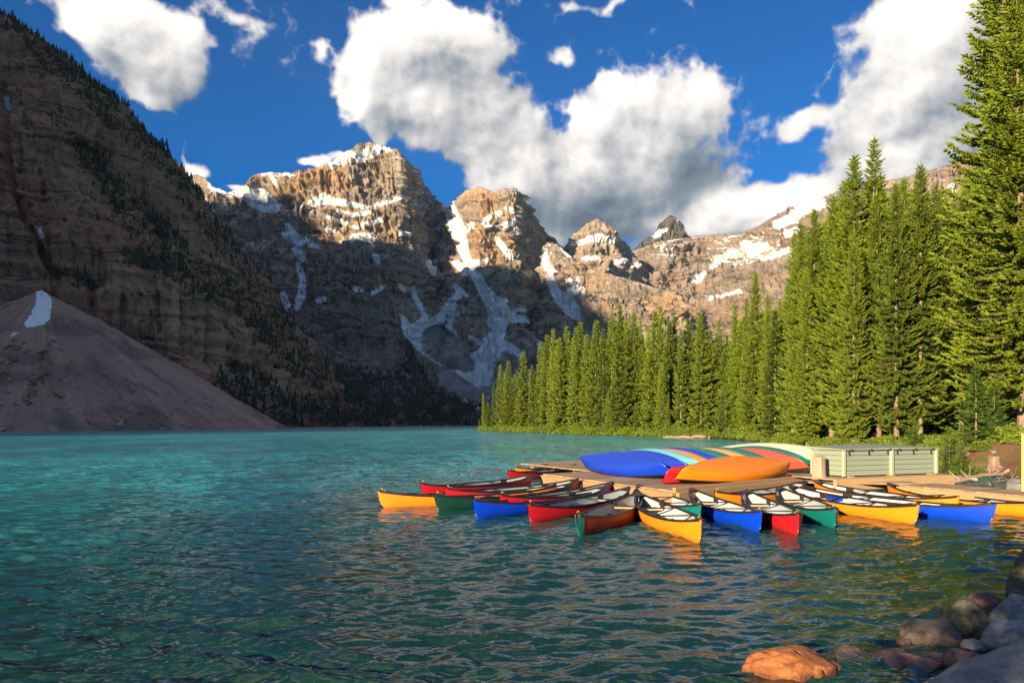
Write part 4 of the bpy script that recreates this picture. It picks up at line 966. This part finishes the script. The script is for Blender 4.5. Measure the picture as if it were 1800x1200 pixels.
ME_LINE = mesh_np('grab_loop', *tubes_np([(2.50, -.03, .47), (2.56, -.01, .52), (2.50, .03, .47)], [(2.56, -.01, .52), (2.52, .02, .50), (2.44, .03, .46)], .010, .010, 5), [M_SEAT], True)
def canoe(color, label, group, loc, rot, stem=None, full=True):
    o = thing('canoe', label, 'canoe', loc, rot, group)
    link('hull', ME_HULL[color], o); link('interior', ME_IN, o); link('gunwale', ME_GL, o); link('gunwale', ME_GR, o)
    for m_ in ME_PL: link('deck_plate', m_, o)
    if full:
        for m_ in ME_TH: link('thwart', m_, o)
        for a, b in zip(ME_SEAT, ME_WEBB):
            s_ = link('seat', a, o); link('webbing', b, s_)
        for m_ in ME_BR: link('seat_bracket', m_, o)
        link('grab_loop', ME_LINE, o)
    if stem:
        V = _sv[-3:, :, :].copy(); V[..., 1] *= 1.10; V[..., 0] += .006; V[..., 1] += np.sign(V[..., 1])*.003
        q = link('stem_band', mesh_np('stem_band', V.reshape(-1, 3), gridf(3, 15), [M_HULL[stem]], True), o)
    return o
# moored: bow at the waterline (photo px), photo column of the far stem
MOOR = [
 ('red', ('t', 744, 848), 932, 'red canoe outermost of the fanned row, mostly hidden behind the orange-yellow one', None),
 ('amber', (672, 892), 972, 'orange-yellow canoe reaching farthest out over the open lake', None),
 ('red', ('t', 788, 857), 1012, 'red canoe of which only bow shows between orange-yellow and dark green ones', None),
 ('green', (770, 899), 1002, 'dark green canoe lying between the orange-yellow and the blue one', None),
 ('red', ('t', 883, 868), 1073, 'red canoe with bow tip peeking over the dark green canoe behind the blue one', None),
 ('blue', (837, 912), 1062, 'deep blue canoe on the open-water side, in the shade between green and red', None),
 ('red', (932, 919), 1103, 'dark red canoe beside the blue one, bow to the open water', None),
 ('maroon', (1018, 943), 1121, 'brown-red canoe with a green stem beside the nearest yellow one', 'teal'),
 ('yellow', (1231, 955), 1124, 'bright yellow canoe nearest the viewer, bow pointing to the camera', None),
 ('teal', ('t', 1230, 884), 1124, 'teal canoe half hidden behind the nearest yellow one', None),
 ('blue', (1336, 935), 1217, 'bright blue canoe next to the nearest yellow one', None),
 ('red', (1403, 941), 1313, 'pinkish-red canoe between the bright blue and the teal one', None),
 ('teal', (1468, 928), 1372, 'teal canoe with sharp shadow across its bow, beside the pinkish-red one', None),
 ('yellow', (1610, 922), 1392, 'yellow canoe broadside to the viewer with orange reflection under it', None),
 ('blue', (1742, 919), 1420, 'vivid blue canoe broadside between two yellow ones', None),
 ('yellow', ('t', 1679, 871), 1436, 'yellow canoe with only its bow end showing behind the vivid blue one', None),
 ('yellow', (1838, 913), 1565, 'yellow canoe running out of the picture beside the walkway', None),
 ('orange', ('t', 1261, 862), 1413, 'orange-red canoe lying close along the dock face behind the pinkish-red one', None),
 ('red', ('t', 896, 825), 1010, 'red canoe afloat just past the outer corner of the dock', None),
 ('yellow', ('t', 908, 819), 1030, 'yellow canoe afloat beyond the outer corner of the dock', None),
 ('red', ('t', 958, 815), 1080, 'farthest red canoe, a sliver beyond the outer corner of the dock', None),
]
for i, (c, pp, fx_, lab, stem) in enumerate(MOOR):
    bxp = G(pp[1], pp[2], .46) if pp[0] == 't' else G(*pp); best = None
    for th in np.linspace(-.4, 3.4, 4000):
        sxp, syp = bxp[0]+5.05*math.cos(th), bxp[1]+5.05*math.sin(th)
        e = abs(CX+sxp/syp*F-fx_)
        if math.sin(th) > .12 and (best is None or e < best[0]): best = (e, th)
    th = best[1]; dx, dy = -math.cos(th), -math.sin(th)             # towards the bow
    canoe(c, lab, 'canoes moored around the dock', (bxp[0]-dx*2.53, bxp[1]-dy*2.53, random.uniform(-.015, .01)), (random.uniform(-.03, .03), 0, math.atan2(dy, dx)), stem)

# ---------------------------------------------------------------- dock
DZ = .42
A_, B_, C_ = Vector((.55, 27.3)), Vector((4.35, 19.45)), Vector((9.15, 23.65))
e1 = (A_-B_).normalized(); e2 = (C_-B_).normalized()
dock = thing('dock', 'weathered plank dock carrying the upturned canoes', 'dock', (4.35, 19.45, 0))
def plank_row(parent, org, du, dv, n, pitch, length, z, mtl=M_DECK, name='plank', th=.045):
    """n planks side by side along du, each running along dv"""
    ang = math.atan2(dv[1], dv[0]); base = box_mesh(name, length, pitch-.012, th, mtl, (0, 0, 0), .005)
    for k in range(n):
        c = Vector(org)+Vector(du)*(pitch*(k+.5))+Vector(dv)*(length/2+random.uniform(-.012, .012))
        q = link(name, base, parent); q.location = (c.x-parent.location.x, c.y-parent.location.y, z-th/2+random.uniform(-.003, .003)-parent.location.z); q.rotation_euler = (0, 0, ang+random.uniform(-.002, .002))
PW = 8.2
plank_row(dock, B_, e1, e2, 39, .19, PW, DZ)
def bar(name, parent, p, q, sy, sz, z, mtl, bev=.01):
    d = Vector(q)-Vector(p); me = box_mesh(name, d.length, sy, sz, mtl, (0, 0, 0), bev); o = link(name, me, parent)
    c = (Vector(p)+Vector(q))/2; o.location = (c.x-parent.location.x, c.y-parent.location.y, z-parent.location.z); o.rotation_euler = (0, 0, math.atan2(d.y, d.x)); return o
lf = B_+e1*7.41; rt = B_+e2*PW
nrm2 = Vector((e2.y, -e2.x)); nrm1 = Vector((-e1.y, e1.x))
bar('edge_beam', dock, B_+nrm2*.06, rt+nrm2*.06, .12, .30, DZ-.19, M_BEAM)
bar('edge_beam', dock, B_+nrm1*.06, lf+nrm1*.06, .12, .30, DZ-.19, M_BEAM)
bar('kerb_rail', dock, B_+e2*.1-nrm2*.12, B_+e2*(PW-.1)-nrm2*.12, .12, .07, DZ+.037, M_BEAM)
for a, b in ((.3, .3), (4.2, .3), (7.0, .3), (.3, 4), (.3, 7.8), (7.0, 7.8), (4.2, 7.8)):
    p = B_+e1*a+e2*b; q = link('pile', box_mesh('pile', .22, .22, 2.0, M_STUMP, (0, 0, 0), .02), dock); q.location = (p.x-4.35, p.y-19.45, -.66)
walk = thing('walkway', 'plank walkway leading from the dock past the box to the shore', 'walkway', (12.3, 22, 0))
wd_ = Vector((.405, -.914)).normalized(); wn = Vector((wd_.y, -wd_.x))*1  # across, towards the lake
W0 = Vector((12.75, 22.1))
plank_row(walk, W0+wn*1.5, wd_, -wn, 48, .19, 1.5, DZ-.006)
plank_row(walk, Vector((9.05, 22.75)), Vector((.25, .97)).normalized(), Vector((.97, -.25)).normalized(), 6, .19, 3.3, DZ-.012)
bar('edge_beam', walk, W0+wn*1.56, W0+wn*1.56+wd_*9.2, .10, .22, DZ-.15, M_BEAM)
for k in (.5, 3.5, 6.5):
    for s in (.15, 1.35):
        p = W0+wd_*k+wn*s; q = link('pile', box_mesh('pile', .18, .18, 1.9, M_STUMP, (0, 0, 0), .02), walk); q.location = (p.x-12.3, p.y-22, -.62)
# plinth and storage box
fd = Vector((3.75, 1.5)).normalized(); bd = Vector((-fd.y, fd.x)); K = Vector((10.35, 22.85)); ang = math.atan2(fd.y, fd.x)
pl = thing('plinth', 'low tan timber plinth under the sage green box', 'plinth', (K.x, K.y, 0), (0, 0, ang))
for k in range(7):
    q = link('plank', box_mesh('plank', 5.1, .24, .05, M_DECK, (0, 0, 0), .005), pl); q.location = (1.75, -.28+.25*k, DZ+.09)
q = link('front_beam', box_mesh('front_beam', 5.1, .12, .34, M_BEAM, (0, 0, 0), .012), pl); q.location = (1.75, -.44, DZ-.07)
q = link('end_beam', box_mesh('end_beam', .12, 1.55, .30, M_BEAM, (0, 0, 0), .012), pl); q.location = (4.37, .40, DZ-.08)
for k in (-.4, 4.0):
    for y in (0, 1.1):
        q = link('pile', box_mesh('pile', .24, .24, 2.2, M_STUMP, (0, 0, 0), .02), pl); q.location = (k, y, -.8)
BZ, BH, BL, BD = DZ+.150, .80, 4.04, 1.25
bxo = thing('storage_box', 'long sage green storage box of horizontal boards with hinged lid', 'storage box', (K.x, K.y, BZ), (0, 0, ang))
nb_ = 5; ph = BH/nb_
fp = box_mesh('plank', BL-.02, .03, ph-.012, M_BOX, (0, 0, 0), .005); sp = box_mesh('plank', BD-.04, .03, ph-.012, M_BOX, (0, 0, 0), .005)
fph = box_mesh('plank', BL/2-.10, .03, ph-.012, M_BOX, (0, 0, 0), .005)
for k in range(nb_):
    z = ph*(k+.5)
    for x in (BL*.25+.01, BL*.75-.01):
        q = link('plank', fph, bxo); q.location = (x, .015, z)
    q = link('plank', fp, bxo); q.location = (BL/2, BD-.015, z)
    for x in (.015, BL-.015):
        q = link('plank', sp, bxo); q.location = (x, BD/2, z); q.rotation_euler = (0, 0, math.pi/2)
q = link('back_panel', box_mesh('back_panel', BL-.08, BD-.08, BH-.03, M_BOX, (BL/2, BD/2, BH/2), 0), bxo)
for x, y, w2, d2 in ((.0, -.03, .10, .08), (BL/2, -.035, .10, .10), (BL, -.03, .10, .08), (0, BD+.03, .10, .08), (BL, BD+.03, .10, .08)):
    q = link('corner_trim', box_mesh('corner_trim', w2, d2, BH+.02, M_BOXT, (x, y, BH/2), .008), bxo)
lid = mesh_np('lid', np.array([(-.09, -.10, BH+.012), (BL+.09, -.10, BH+.012), (BL+.09, BD+.1, BH+.012), (-.09, BD+.1, BH+.012), (-.09, -.10, BH+.045), (BL+.09, -.10, BH+.045), (BL+.09, BD+.1, BH+.10), (-.09, BD+.1, BH+.10), (BL/2, BD+.1, BH+.155), (BL/2, -.10, BH+.075)]),
              [np.array([(0, 3, 2, 1), (4, 9, 8, 7), (9, 5, 6, 8), (1, 2, 6, 5), (3, 0, 4, 7)]), np.array([(0, 1, 5, 9, 4)]), np.array([(2, 3, 7, 8, 6)])], [M_BOX], False)
link('lid', lid, bxo)
hm = mesh_np('hasp', *join_parts([bx(.045, .02, .12, (0, -.02, BH-.06)), bx(.08, .03, .035, (0, -.11, BH+.02)), bx(.03, .035, .05, (0, -.03, BH-.13))]), [M_IRON], False)
for x in (.22, 1.05, 1.86, 2.28, 3.0, 3.8):
    q = link('hasp', hm, bxo); q.location = (x, -.012, 0)
for x in (.25, 2.0, 3.8):
    q = link('skid', box_mesh('skid', .18, BD+.1, .05, M_BEAM, (x, BD/2-.08, -.028), .006), bxo)
post = thing('stump_post', 'short thick grey timber post in front of the box end', 'post', (9.66, 23.0, DZ+.115), (.02, -.03, .5))
pv = []
for z, r_ in ((-.05, .20), (.1, .19), (.45, .18), (.62, .175), (.655, .15)):
    for k in range(12):
        a = k*6.283/12; n_ = 1+.05*math.sin(3*a+z*4); e = (abs(math.cos(a))**6+abs(math.sin(a))**6)**(-1/6)
        pv.append((r_*n_*e*.92*math.cos(a), r_*n_*e*.92*math.sin(a), z+.02*math.cos(a)))
i = np.arange(60).reshape(5, 12)
link('shaft', mesh_np('shaft', np.array(pv), [np.stack([i[:-1], np.roll(i, -1, 1)[:-1], np.roll(i, -1, 1)[1:], i[1:]], -1).reshape(-1, 4), i[4][None]], [M_STUMP], False), post)
tp = thing('dock_post', 'tall square pale yellow post at the edge of the walkway', 'post', (13.635, 19.4, 0), (0, 0, .3))
link('shaft', box_mesh('shaft', .15, .15, 2.6, M_POSTY, (0, 0, .62), .01), tp); link('cap', box_mesh('cap', .17, .17, .03, M_POSTY, (0, 0, 1.937), .008), tp)

# ---------------------------------------------------------------- canoes upturned on the dock
hv = np.concatenate([_sv.reshape(-1, 3), _iv.reshape(-1, 3)])
def on_deck(color, cx, cy, hd, tilt, label, lift=0.):
    th = math.atan2(hd[1], hd[0]); ph_ = -math.radians(180-tilt)
    zmin = (hv[:, 1]*math.sin(ph_)+(hv[:, 2]+.0)*math.cos(ph_)).min()
    return canoe(color, label, 'canoes stored upside down on the dock', (cx, cy, DZ-zmin+.012+lift), (ph_, 0, th), None, False)
HD = (.435, -.90)
ROW = [('blue', 3.62, 25.15, 46, 'glossy blue upturned canoe at the lake end of the row stored on the dock', 0),
 ('blue', 4.42, 25.75, 50, 'second blue upturned canoe, leaning behind the glossy blue one at the end', 0),
 ('sky', 5.00, 26.45, 52, 'pale turquoise upturned canoe leaning between blue ones', .03),
 ('yellow', 5.52, 26.85, 54, 'yellow upturned canoe showing as thin stripe beside the pale turquoise one', -.0),
 ('blue', 5.98, 27.3, 52, 'blue upturned canoe right behind the yellow stripe', .04),
 ('teal', 6.75, 27.7, 54, 'teal upturned canoe behind the blue row, above the peak of the orange one', 0),
 ('tan', 7.40, 28.0, 52, 'tan-orange upturned canoe showing as thin arc over the big orange one', 0),
 ('teal', 8.02, 28.3, 52, 'teal upturned canoe between the tan and the coral one', .02),
 ('coral', 9.0, 27.9, 50, 'coral red upturned canoe with its rounded end beside the grey post', 0),
 ('teal', 9.55, 29.0, 50, 'teal upturned canoe just left of the box, behind the coral one', .06)]
for c, x, y, t_, lab, lf_ in ROW: on_deck(c, x, y, HD, t_, lab, lf_)
on_deck('red', 6.70, 23.0, (.83, .56), 16, 'red upturned canoe with its end sticking out under the big orange one')
on_deck('orange', 7.10, 22.62, (.83, .56), 40, 'big orange upturned canoe lying along the front of the dock')
on_deck('cream', 11.2, 32.0, (.90, -.43), 48, 'cream white upturned canoe at the back beyond the teal ones', .12)
# the rest of the boards under the stored canoes reach back to the bank
rear = thing('rear_dock', 'rear plank staging under the upturned canoes', 'dock', (8.5, 29, 0))
plank_row(rear, B_+e1*7.43+e2*2.6, e1, e2, 32, .19, 8.2, DZ-.010)
plank_row(rear, B_+e1*.6+e2*(PW+.04), e2, e1, 13, .19, 8.1, DZ-.014)
for a, b in ((9.2, 3.0), (9.2, 6), (9.2, 10), (13, 3.0), (13, 6), (13, 10), (5, 10)):
    p = B_+e1*a+e2*b; q = link('pile', box_mesh('pile', .22, .22, 2.0, M_STUMP, (0, 0, 0), .02), rear); q.location = (p.x-8.5, p.y-29, -.66)
# ---------------------------------------------------------------- boulders, stump, driftwood
def stone_mat(name, c1, c2, spk=.3, wet=0.):
    m_, t, b = mat(name)
    P = t.new('ShaderNodeTexCoord').outputs['Object']
    n = t.noise(P, 3.0, 8, .7); f = t.noise(P, 26, 5, .75); bnd = t.noise(t.v('MULTIPLY', P, (1.5, 1.5, 7)), 2.0, 5, .65)
    col = t.mix(t.ss(t.m('ADD', t.m('MULTIPLY', n, .6), t.m('MULTIPLY', bnd, .4)), .36, .66), rgb(*c1), rgb(*c2))
    col = t.mix(t.m('MULTIPLY', t.ss(f, .60, .68), spk), col, rgb(.46, .46, .44))
    col = t.mix(t.m('MULTIPLY', t.ss(f, .42, .34), spk), col, rgb(c1[0]*.3, c1[1]*.3, c1[2]*.3))
    W_ = t.new('ShaderNodeNewGeometry').outputs['Position']; sx = t.new('ShaderNodeSeparateXYZ'); t.put(sx.inputs[0], W_)
    wl = t.ss(t.m('ADD', sx.outputs[2], t.m('MULTIPLY', n, .06)), .10, .04)
    col = t.mix(t.m('MULTIPLY', wl, .65), col, rgb(c1[0]*.35, c1[1]*.3, c1[2]*.25))
    t.put(b.inputs['Base Color'], col); t.put(b.inputs['Roughness'], t.m('SUBTRACT', .85, t.m('MULTIPLY', wl, .6)))
    bp = t.new('ShaderNodeBump'); bp.inputs['Strength'].default_value = .8; bp.inputs['Distance'].default_value = .07
    t.put(bp.inputs['Height'], t.m('ADD', n, t.m('MULTIPLY', f, .35))); t.put(b.inputs['Normal'], bp.outputs[0]); return m_
M_OR = stone_mat('orange_quartzite', (.26, .085, .025), (.56, .22, .07), .12)
M_GR = stone_mat('grey_granite', (.15, .155, .16), (.36, .365, .37), .45)
M_BL = stone_mat('bluish_granite', (.13, .15, .17), (.34, .37, .40), .5)
M_MO = stone_mat('mossy_stone', (.05, .045, .033), (.21, .195, .12), .3)
M_DK = stone_mat('dark_stone', (.05, .042, .04), (.17, .135, .12), .3)
M_BR = stone_mat('brown_stone', (.10, .055, .05), (.24, .14, .12), .25)
def boulder(label, mtl, c, r, seed, rz=0., rough=.16, sub=5, crack=0.0, planes=13):
    bm = bmesh.new(); bmesh.ops.create_icosphere(bm, subdivisions=sub, radius=1.0)
    V = np.array([v.co for v in bm.verts]); Fs = np.array([[v.index for v in f.verts] for f in bm.faces]); bm.free()
    q = V*1.1+seed*7.7
    d = 1+rough*1.6*fbm(q, 3)+rough*.55*fbm(q*3.1, 4, .55)-rough*.5*np.abs(fbm(q*1.9+5, 3))
    rs_ = np.random.default_rng(seed)
    V2 = V*d[:, None]
    for _ in range(planes):                                            # planed-off faces
        n_ = rs_.normal(size=3); n_ /= np.linalg.norm(n_); h = .66+.24*rs_.random(); dd = V2@n_-h
        V2 = V2-np.where(dd > 0, dd*.94, 0)[:, None]*n_
    if crack:
        cr_ = np.abs(fbm(np.stack([V2[:, 0]*2.2, V2[:, 1]*.8, V2[:, 2]*.6], -1)+seed, 3)); V2 *= (1-crack*np.exp(-(cr_/.03)**2))[:, None]
    V2 = V2*np.array(r)
    me = mesh_np('boulder', V2, Fs, [mtl], True); o = link('boulder', me, None, c, (0, 0, rz))
    return tag(o, label, 'rock', None)
boulder('rounded orange rock breaking the water in front', M_OR, (2.55, 6.62, -.10), (.50, .36, .32), 3, .25, .14, 5, .10)
boulder('low dark rock awash just behind the orange rock', M_DK, (3.22, 7.0, -.12), (.26, .22, .20), 5, .4)
boulder('reddish-brown flat rock awash next to the orange rock', M_BR, (3.62, 6.85, -.10), (.40, .26, .21), 6, -.35)
boulder('dark pointed boulder leaning to the water beside the pale topped one', M_DK, (4.25, 7.45, -.04), (.34, .26, .30), 8, .3)
boulder('boulder with pale mossy top at the water edge', M_MO, (4.82, 7.80, .02), (.34, .30, .36), 11, .8)
boulder('bluish grey boulder behind the mossy topped one, cut by the picture edge', M_BL, (5.45, 7.85, .03), (.34, .30, .36), 13, .2)
boulder('smooth rounded blue-grey boulder above the big slab', M_BL, (4.90, 7.05, .02), (.36, .30, .27), 17, -.2)
boulder('brownish boulder farthest along the shore at the picture edge', M_MO, (6.72, 9.4, .10), (.42, .40, .50), 19, .5)
boulder('huge flat grey granite slab in the nearest corner', M_GR, (4.0, 4.75, -.12), (1.75, 1.05, .92), 24, .25, .07, 6, 0., 3)
boulder('dark wet stone low between the big slab and the pointed boulder', M_DK, (4.15, 6.95, -.13), (.40, .28, .2), 29, .1)
boulder('rusty stone under water beside the farthest boulder', M_BR, (6.15, 9.6, -.22), (.45, .36, .22), 33, .1)
boulder('grey boulder in the muddy shallows beyond the walkway', M_GR, (16.4, 23.6, .12), (.50, .42, .34), 41, .2)
boulder('small grey stone beside the boulder in the muddy shallows', M_GR, (17.0, 23.4, .05), (.26, .22, .18), 43, .2)
boulder('pinkish rock ledge half buried in the bank behind the box end', M_BR, (20.7, 34.0, .75), (.9, .7, .45), 47, .1)
boulder('flat tan rock on the red earth bank', M_OR, (22.6, 32.2, .65), (.8, .5, .28), 49, .3)
for k in range(34):
    px = random.uniform(1650, 1800); Y = random.uniform(24, 33); x = (px-CX)/F*Y; s = random.uniform(.05, .16)
    boulder('little stone strewn on the muddy edge beyond the walkway', random.choice([M_GR, M_BR, M_DK]), (x, Y, max(gz(x, Y), -.04)), (s*1.3, s, s*.7), 60+k, random.random()*3, .2, 2)['group'] = 'stones on the muddy edge'
for k, (x, y) in enumerate([(3.9, 7.30), (4.5, 7.10), (5.2, 8.3), (5.75, 8.9), (6.0, 8.2), (4.1, 6.6)]):
    s = .07+.10*random.random()
    boulder('small stone wedged between the boulders of the near shore', random.choice([M_GR, M_BL, M_DK, M_MO, M_BR]), (x, y, s*.25), (s*1.4, s*1.1, s*.8), 140+k, random.random()*3, .2, 3)['group'] = 'small stones between the boulders'
def stump(x, y):
    o = thing('tree_stump', 'pale sawn stump with forked roots on the red earth bank', 'stump', (x, y, gz(x, y)-.05))
    V = []
    for z, r_ in ((-.1, .36), (.12, .26), (.30, .235), (.52, .23)):
        for k in range(14):
            a = k*6.283/14; V.append((r_*(1+.10*math.sin(3*a+1)+.05*math.sin(5*a))*math.cos(a), r_*(1+.10*math.sin(3*a+1))*math.sin(a), z))
    i = np.arange(56).reshape(4, 14)
    link('stem', mesh_np('stem', np.array(V), np.stack([i[:-1], np.roll(i, -1, 1)[:-1], np.roll(i, -1, 1)[1:], i[1:]], -1).reshape(-1, 4), [M_BARK], True), o)
    top = np.array(V)[i[3]]*np.array([.985, .985, 1])+np.array([0, 0, .004]); link('cut_face', mesh_np('cut_face', np.concatenate([top, top-np.array([0, 0, .02])]), [np.arange(14)[None], np.stack([np.arange(14), 14+np.arange(14), 14+(np.arange(14)+1) % 14, (np.arange(14)+1) % 14], -1)], [M_SEAT], False), o)
    for a, L in ((-1.9, .9), (-1.3, 1.1), (-2.6, .8), (-.5, .7)):
        P0 = np.array([(.2*math.cos(a), .2*math.sin(a), .12), (.5*L*math.cos(a), .5*L*math.sin(a), -.02)]); P1 = np.array([(.5*L*math.cos(a), .5*L*math.sin(a), -.02), (L*math.cos(a+.2), L*math.sin(a+.2), -.35)])
        link('root', mesh_np('root', *tubes_np(P0, P1, .06, .035, 6), [M_BARK], True), o)
stump(20.6, 31.2)
M_LOG = wood('driftwood', (.22, .15, .11), (.50, .40, .32))
def log(label, p, q, r, twigs=3, seed=0):
    rr_ = np.random.default_rng(seed); n = 9; P = np.linspace(p, q, n)+rr_.normal(size=(n, 3))*r*.45; rad = r*np.linspace(1, .55, n)
    an = np.arange(8)*6.283/8; d = np.array(q)-np.array(p); d /= np.linalg.norm(d); a = np.cross(d, (0, 0, 1)); a /= np.linalg.norm(a); b = np.cross(a, d)
    V = (P[:, None]+rad[:, None, None]*(a*np.cos(an)[:, None]+b*np.sin(an)[:, None])[None]).reshape(-1, 3)
    i = np.arange(n*8).reshape(n, 8); Fs = [np.stack([i[:-1], np.roll(i, -1, 1)[:-1], np.roll(i, -1, 1)[1:], i[1:]], -1).reshape(-1, 4), np.stack([i[0], i[-1][::-1]])]
    k = rr_.integers(2, n-1, twigs); T = P[k]; E = T+np.stack([rr_.normal(size=twigs)*.3, rr_.normal(size=twigs)*.3, .15+.3*rr_.random(twigs)], -1)
    TV, TF = tubes_np(T, E, r*.3, r*.12, 5); Fs.append(TF+len(V))
    return tag(link('driftwood_log', mesh_np('driftwood_log', np.concatenate([V, TV]), Fs, [M_LOG], True)), label, 'log')
log('dark driftwood log lying in the shallows past the plinth', (13.9, 25.6, .06), (17.6, 27.6, .12), .11, 4, 1)
log('thin bleached branch on the mud before the stump', (17.4, 26.6, .04), (19.4, 28.0, .16), .035, 4, 2)
log('reddish log half sunk below the earth bank', (16.6, 28.6, .05), (20.4, 30.0, .2), .12, 2, 3)
log('pale branch propped on the grey boulder in the shallows', (16.2, 23.2, .35), (17.3, 23.9, .12), .04, 2, 4)
log('bleached log at the water line under the shoreline trees', (29.6, 110, .25), (25.0, 121, .15), .28, 3, 5)
log('pale fallen trunk at the water under the middle of the stand', (22.5, 131.5, .3), (20.3, 136, .2), .3, 3, 6)
log('sandy-coloured driftwood by the water at the point', (12.2, 160, .3), (15.6, 151.5, .3), .3, 3, 7)
# a grey snag in the stand, leafless twigs
def snag(px, Y, h, label):
    x = (px-CX)/F*Y; z0 = gz(x, Y); o = thing('dead_tree', label, 'dead tree', (x, Y, z0-.1)); r_ = np.random.default_rng(int(px)); n = 90
    z = h*(.15+.83*r_.random(n)); a = r_.random(n)*6.28; L = (.4+1.3*(1-z/h))*(.5+r_.random(n))
    P0 = np.stack([z*0, z*0, z], -1); P1 = P0+np.stack([np.cos(a)*L, np.sin(a)*L, -.25*L+.1*r_.normal(size=n)], -1)
    TV, TF = tubes_np([(0, 0, 0), (0, 0, h*.5)], [(0, 0, h*.5), (.1, 0, h)], np.array([.11, .08]), np.array([.08, .015]), 8)
    link('trunk', mesh_np('trunk', TV, TF, [M_LOG], True), o); BV, BF = tubes_np(P0, P1, .022, .006, 4); link('branches', mesh_np('branches', BV, BF, [M_LOG], True), o)
snag(1346, 93, 11, 'bare grey snag standing in the middle of the stand')
snag(930, 205, 16, 'bare brownish snag near the tip of the wooded point')
# ---------------------------------------------------------------- thin morning haze between the near trees and the range
def haze():
    m_ = bpy.data.materials.new('haze'); m_.use_nodes = True; t = NT(m_.node_tree); t.n.clear()
    v = t.new('ShaderNodeVolumePrincipled'); v.inputs['Color'].default_value = rgb(.52, .74, 1.0); v.inputs['Density'].default_value = HAZE; v.inputs['Anisotropy'].default_value = .0
    o_ = t.new('ShaderNodeOutputMaterial'); t.l.new(v.outputs[0], o_.inputs['Volume'])
    V, Fq = bx(9700, 5800, 1760, (-870, 1375, 846)); o = link('haze', mesh_np('haze', V, Fq, [m_], False)); o['kind'] = 'stuff'; o.display_type = 'WIRE'
HAZE = 1.6e-5
haze()
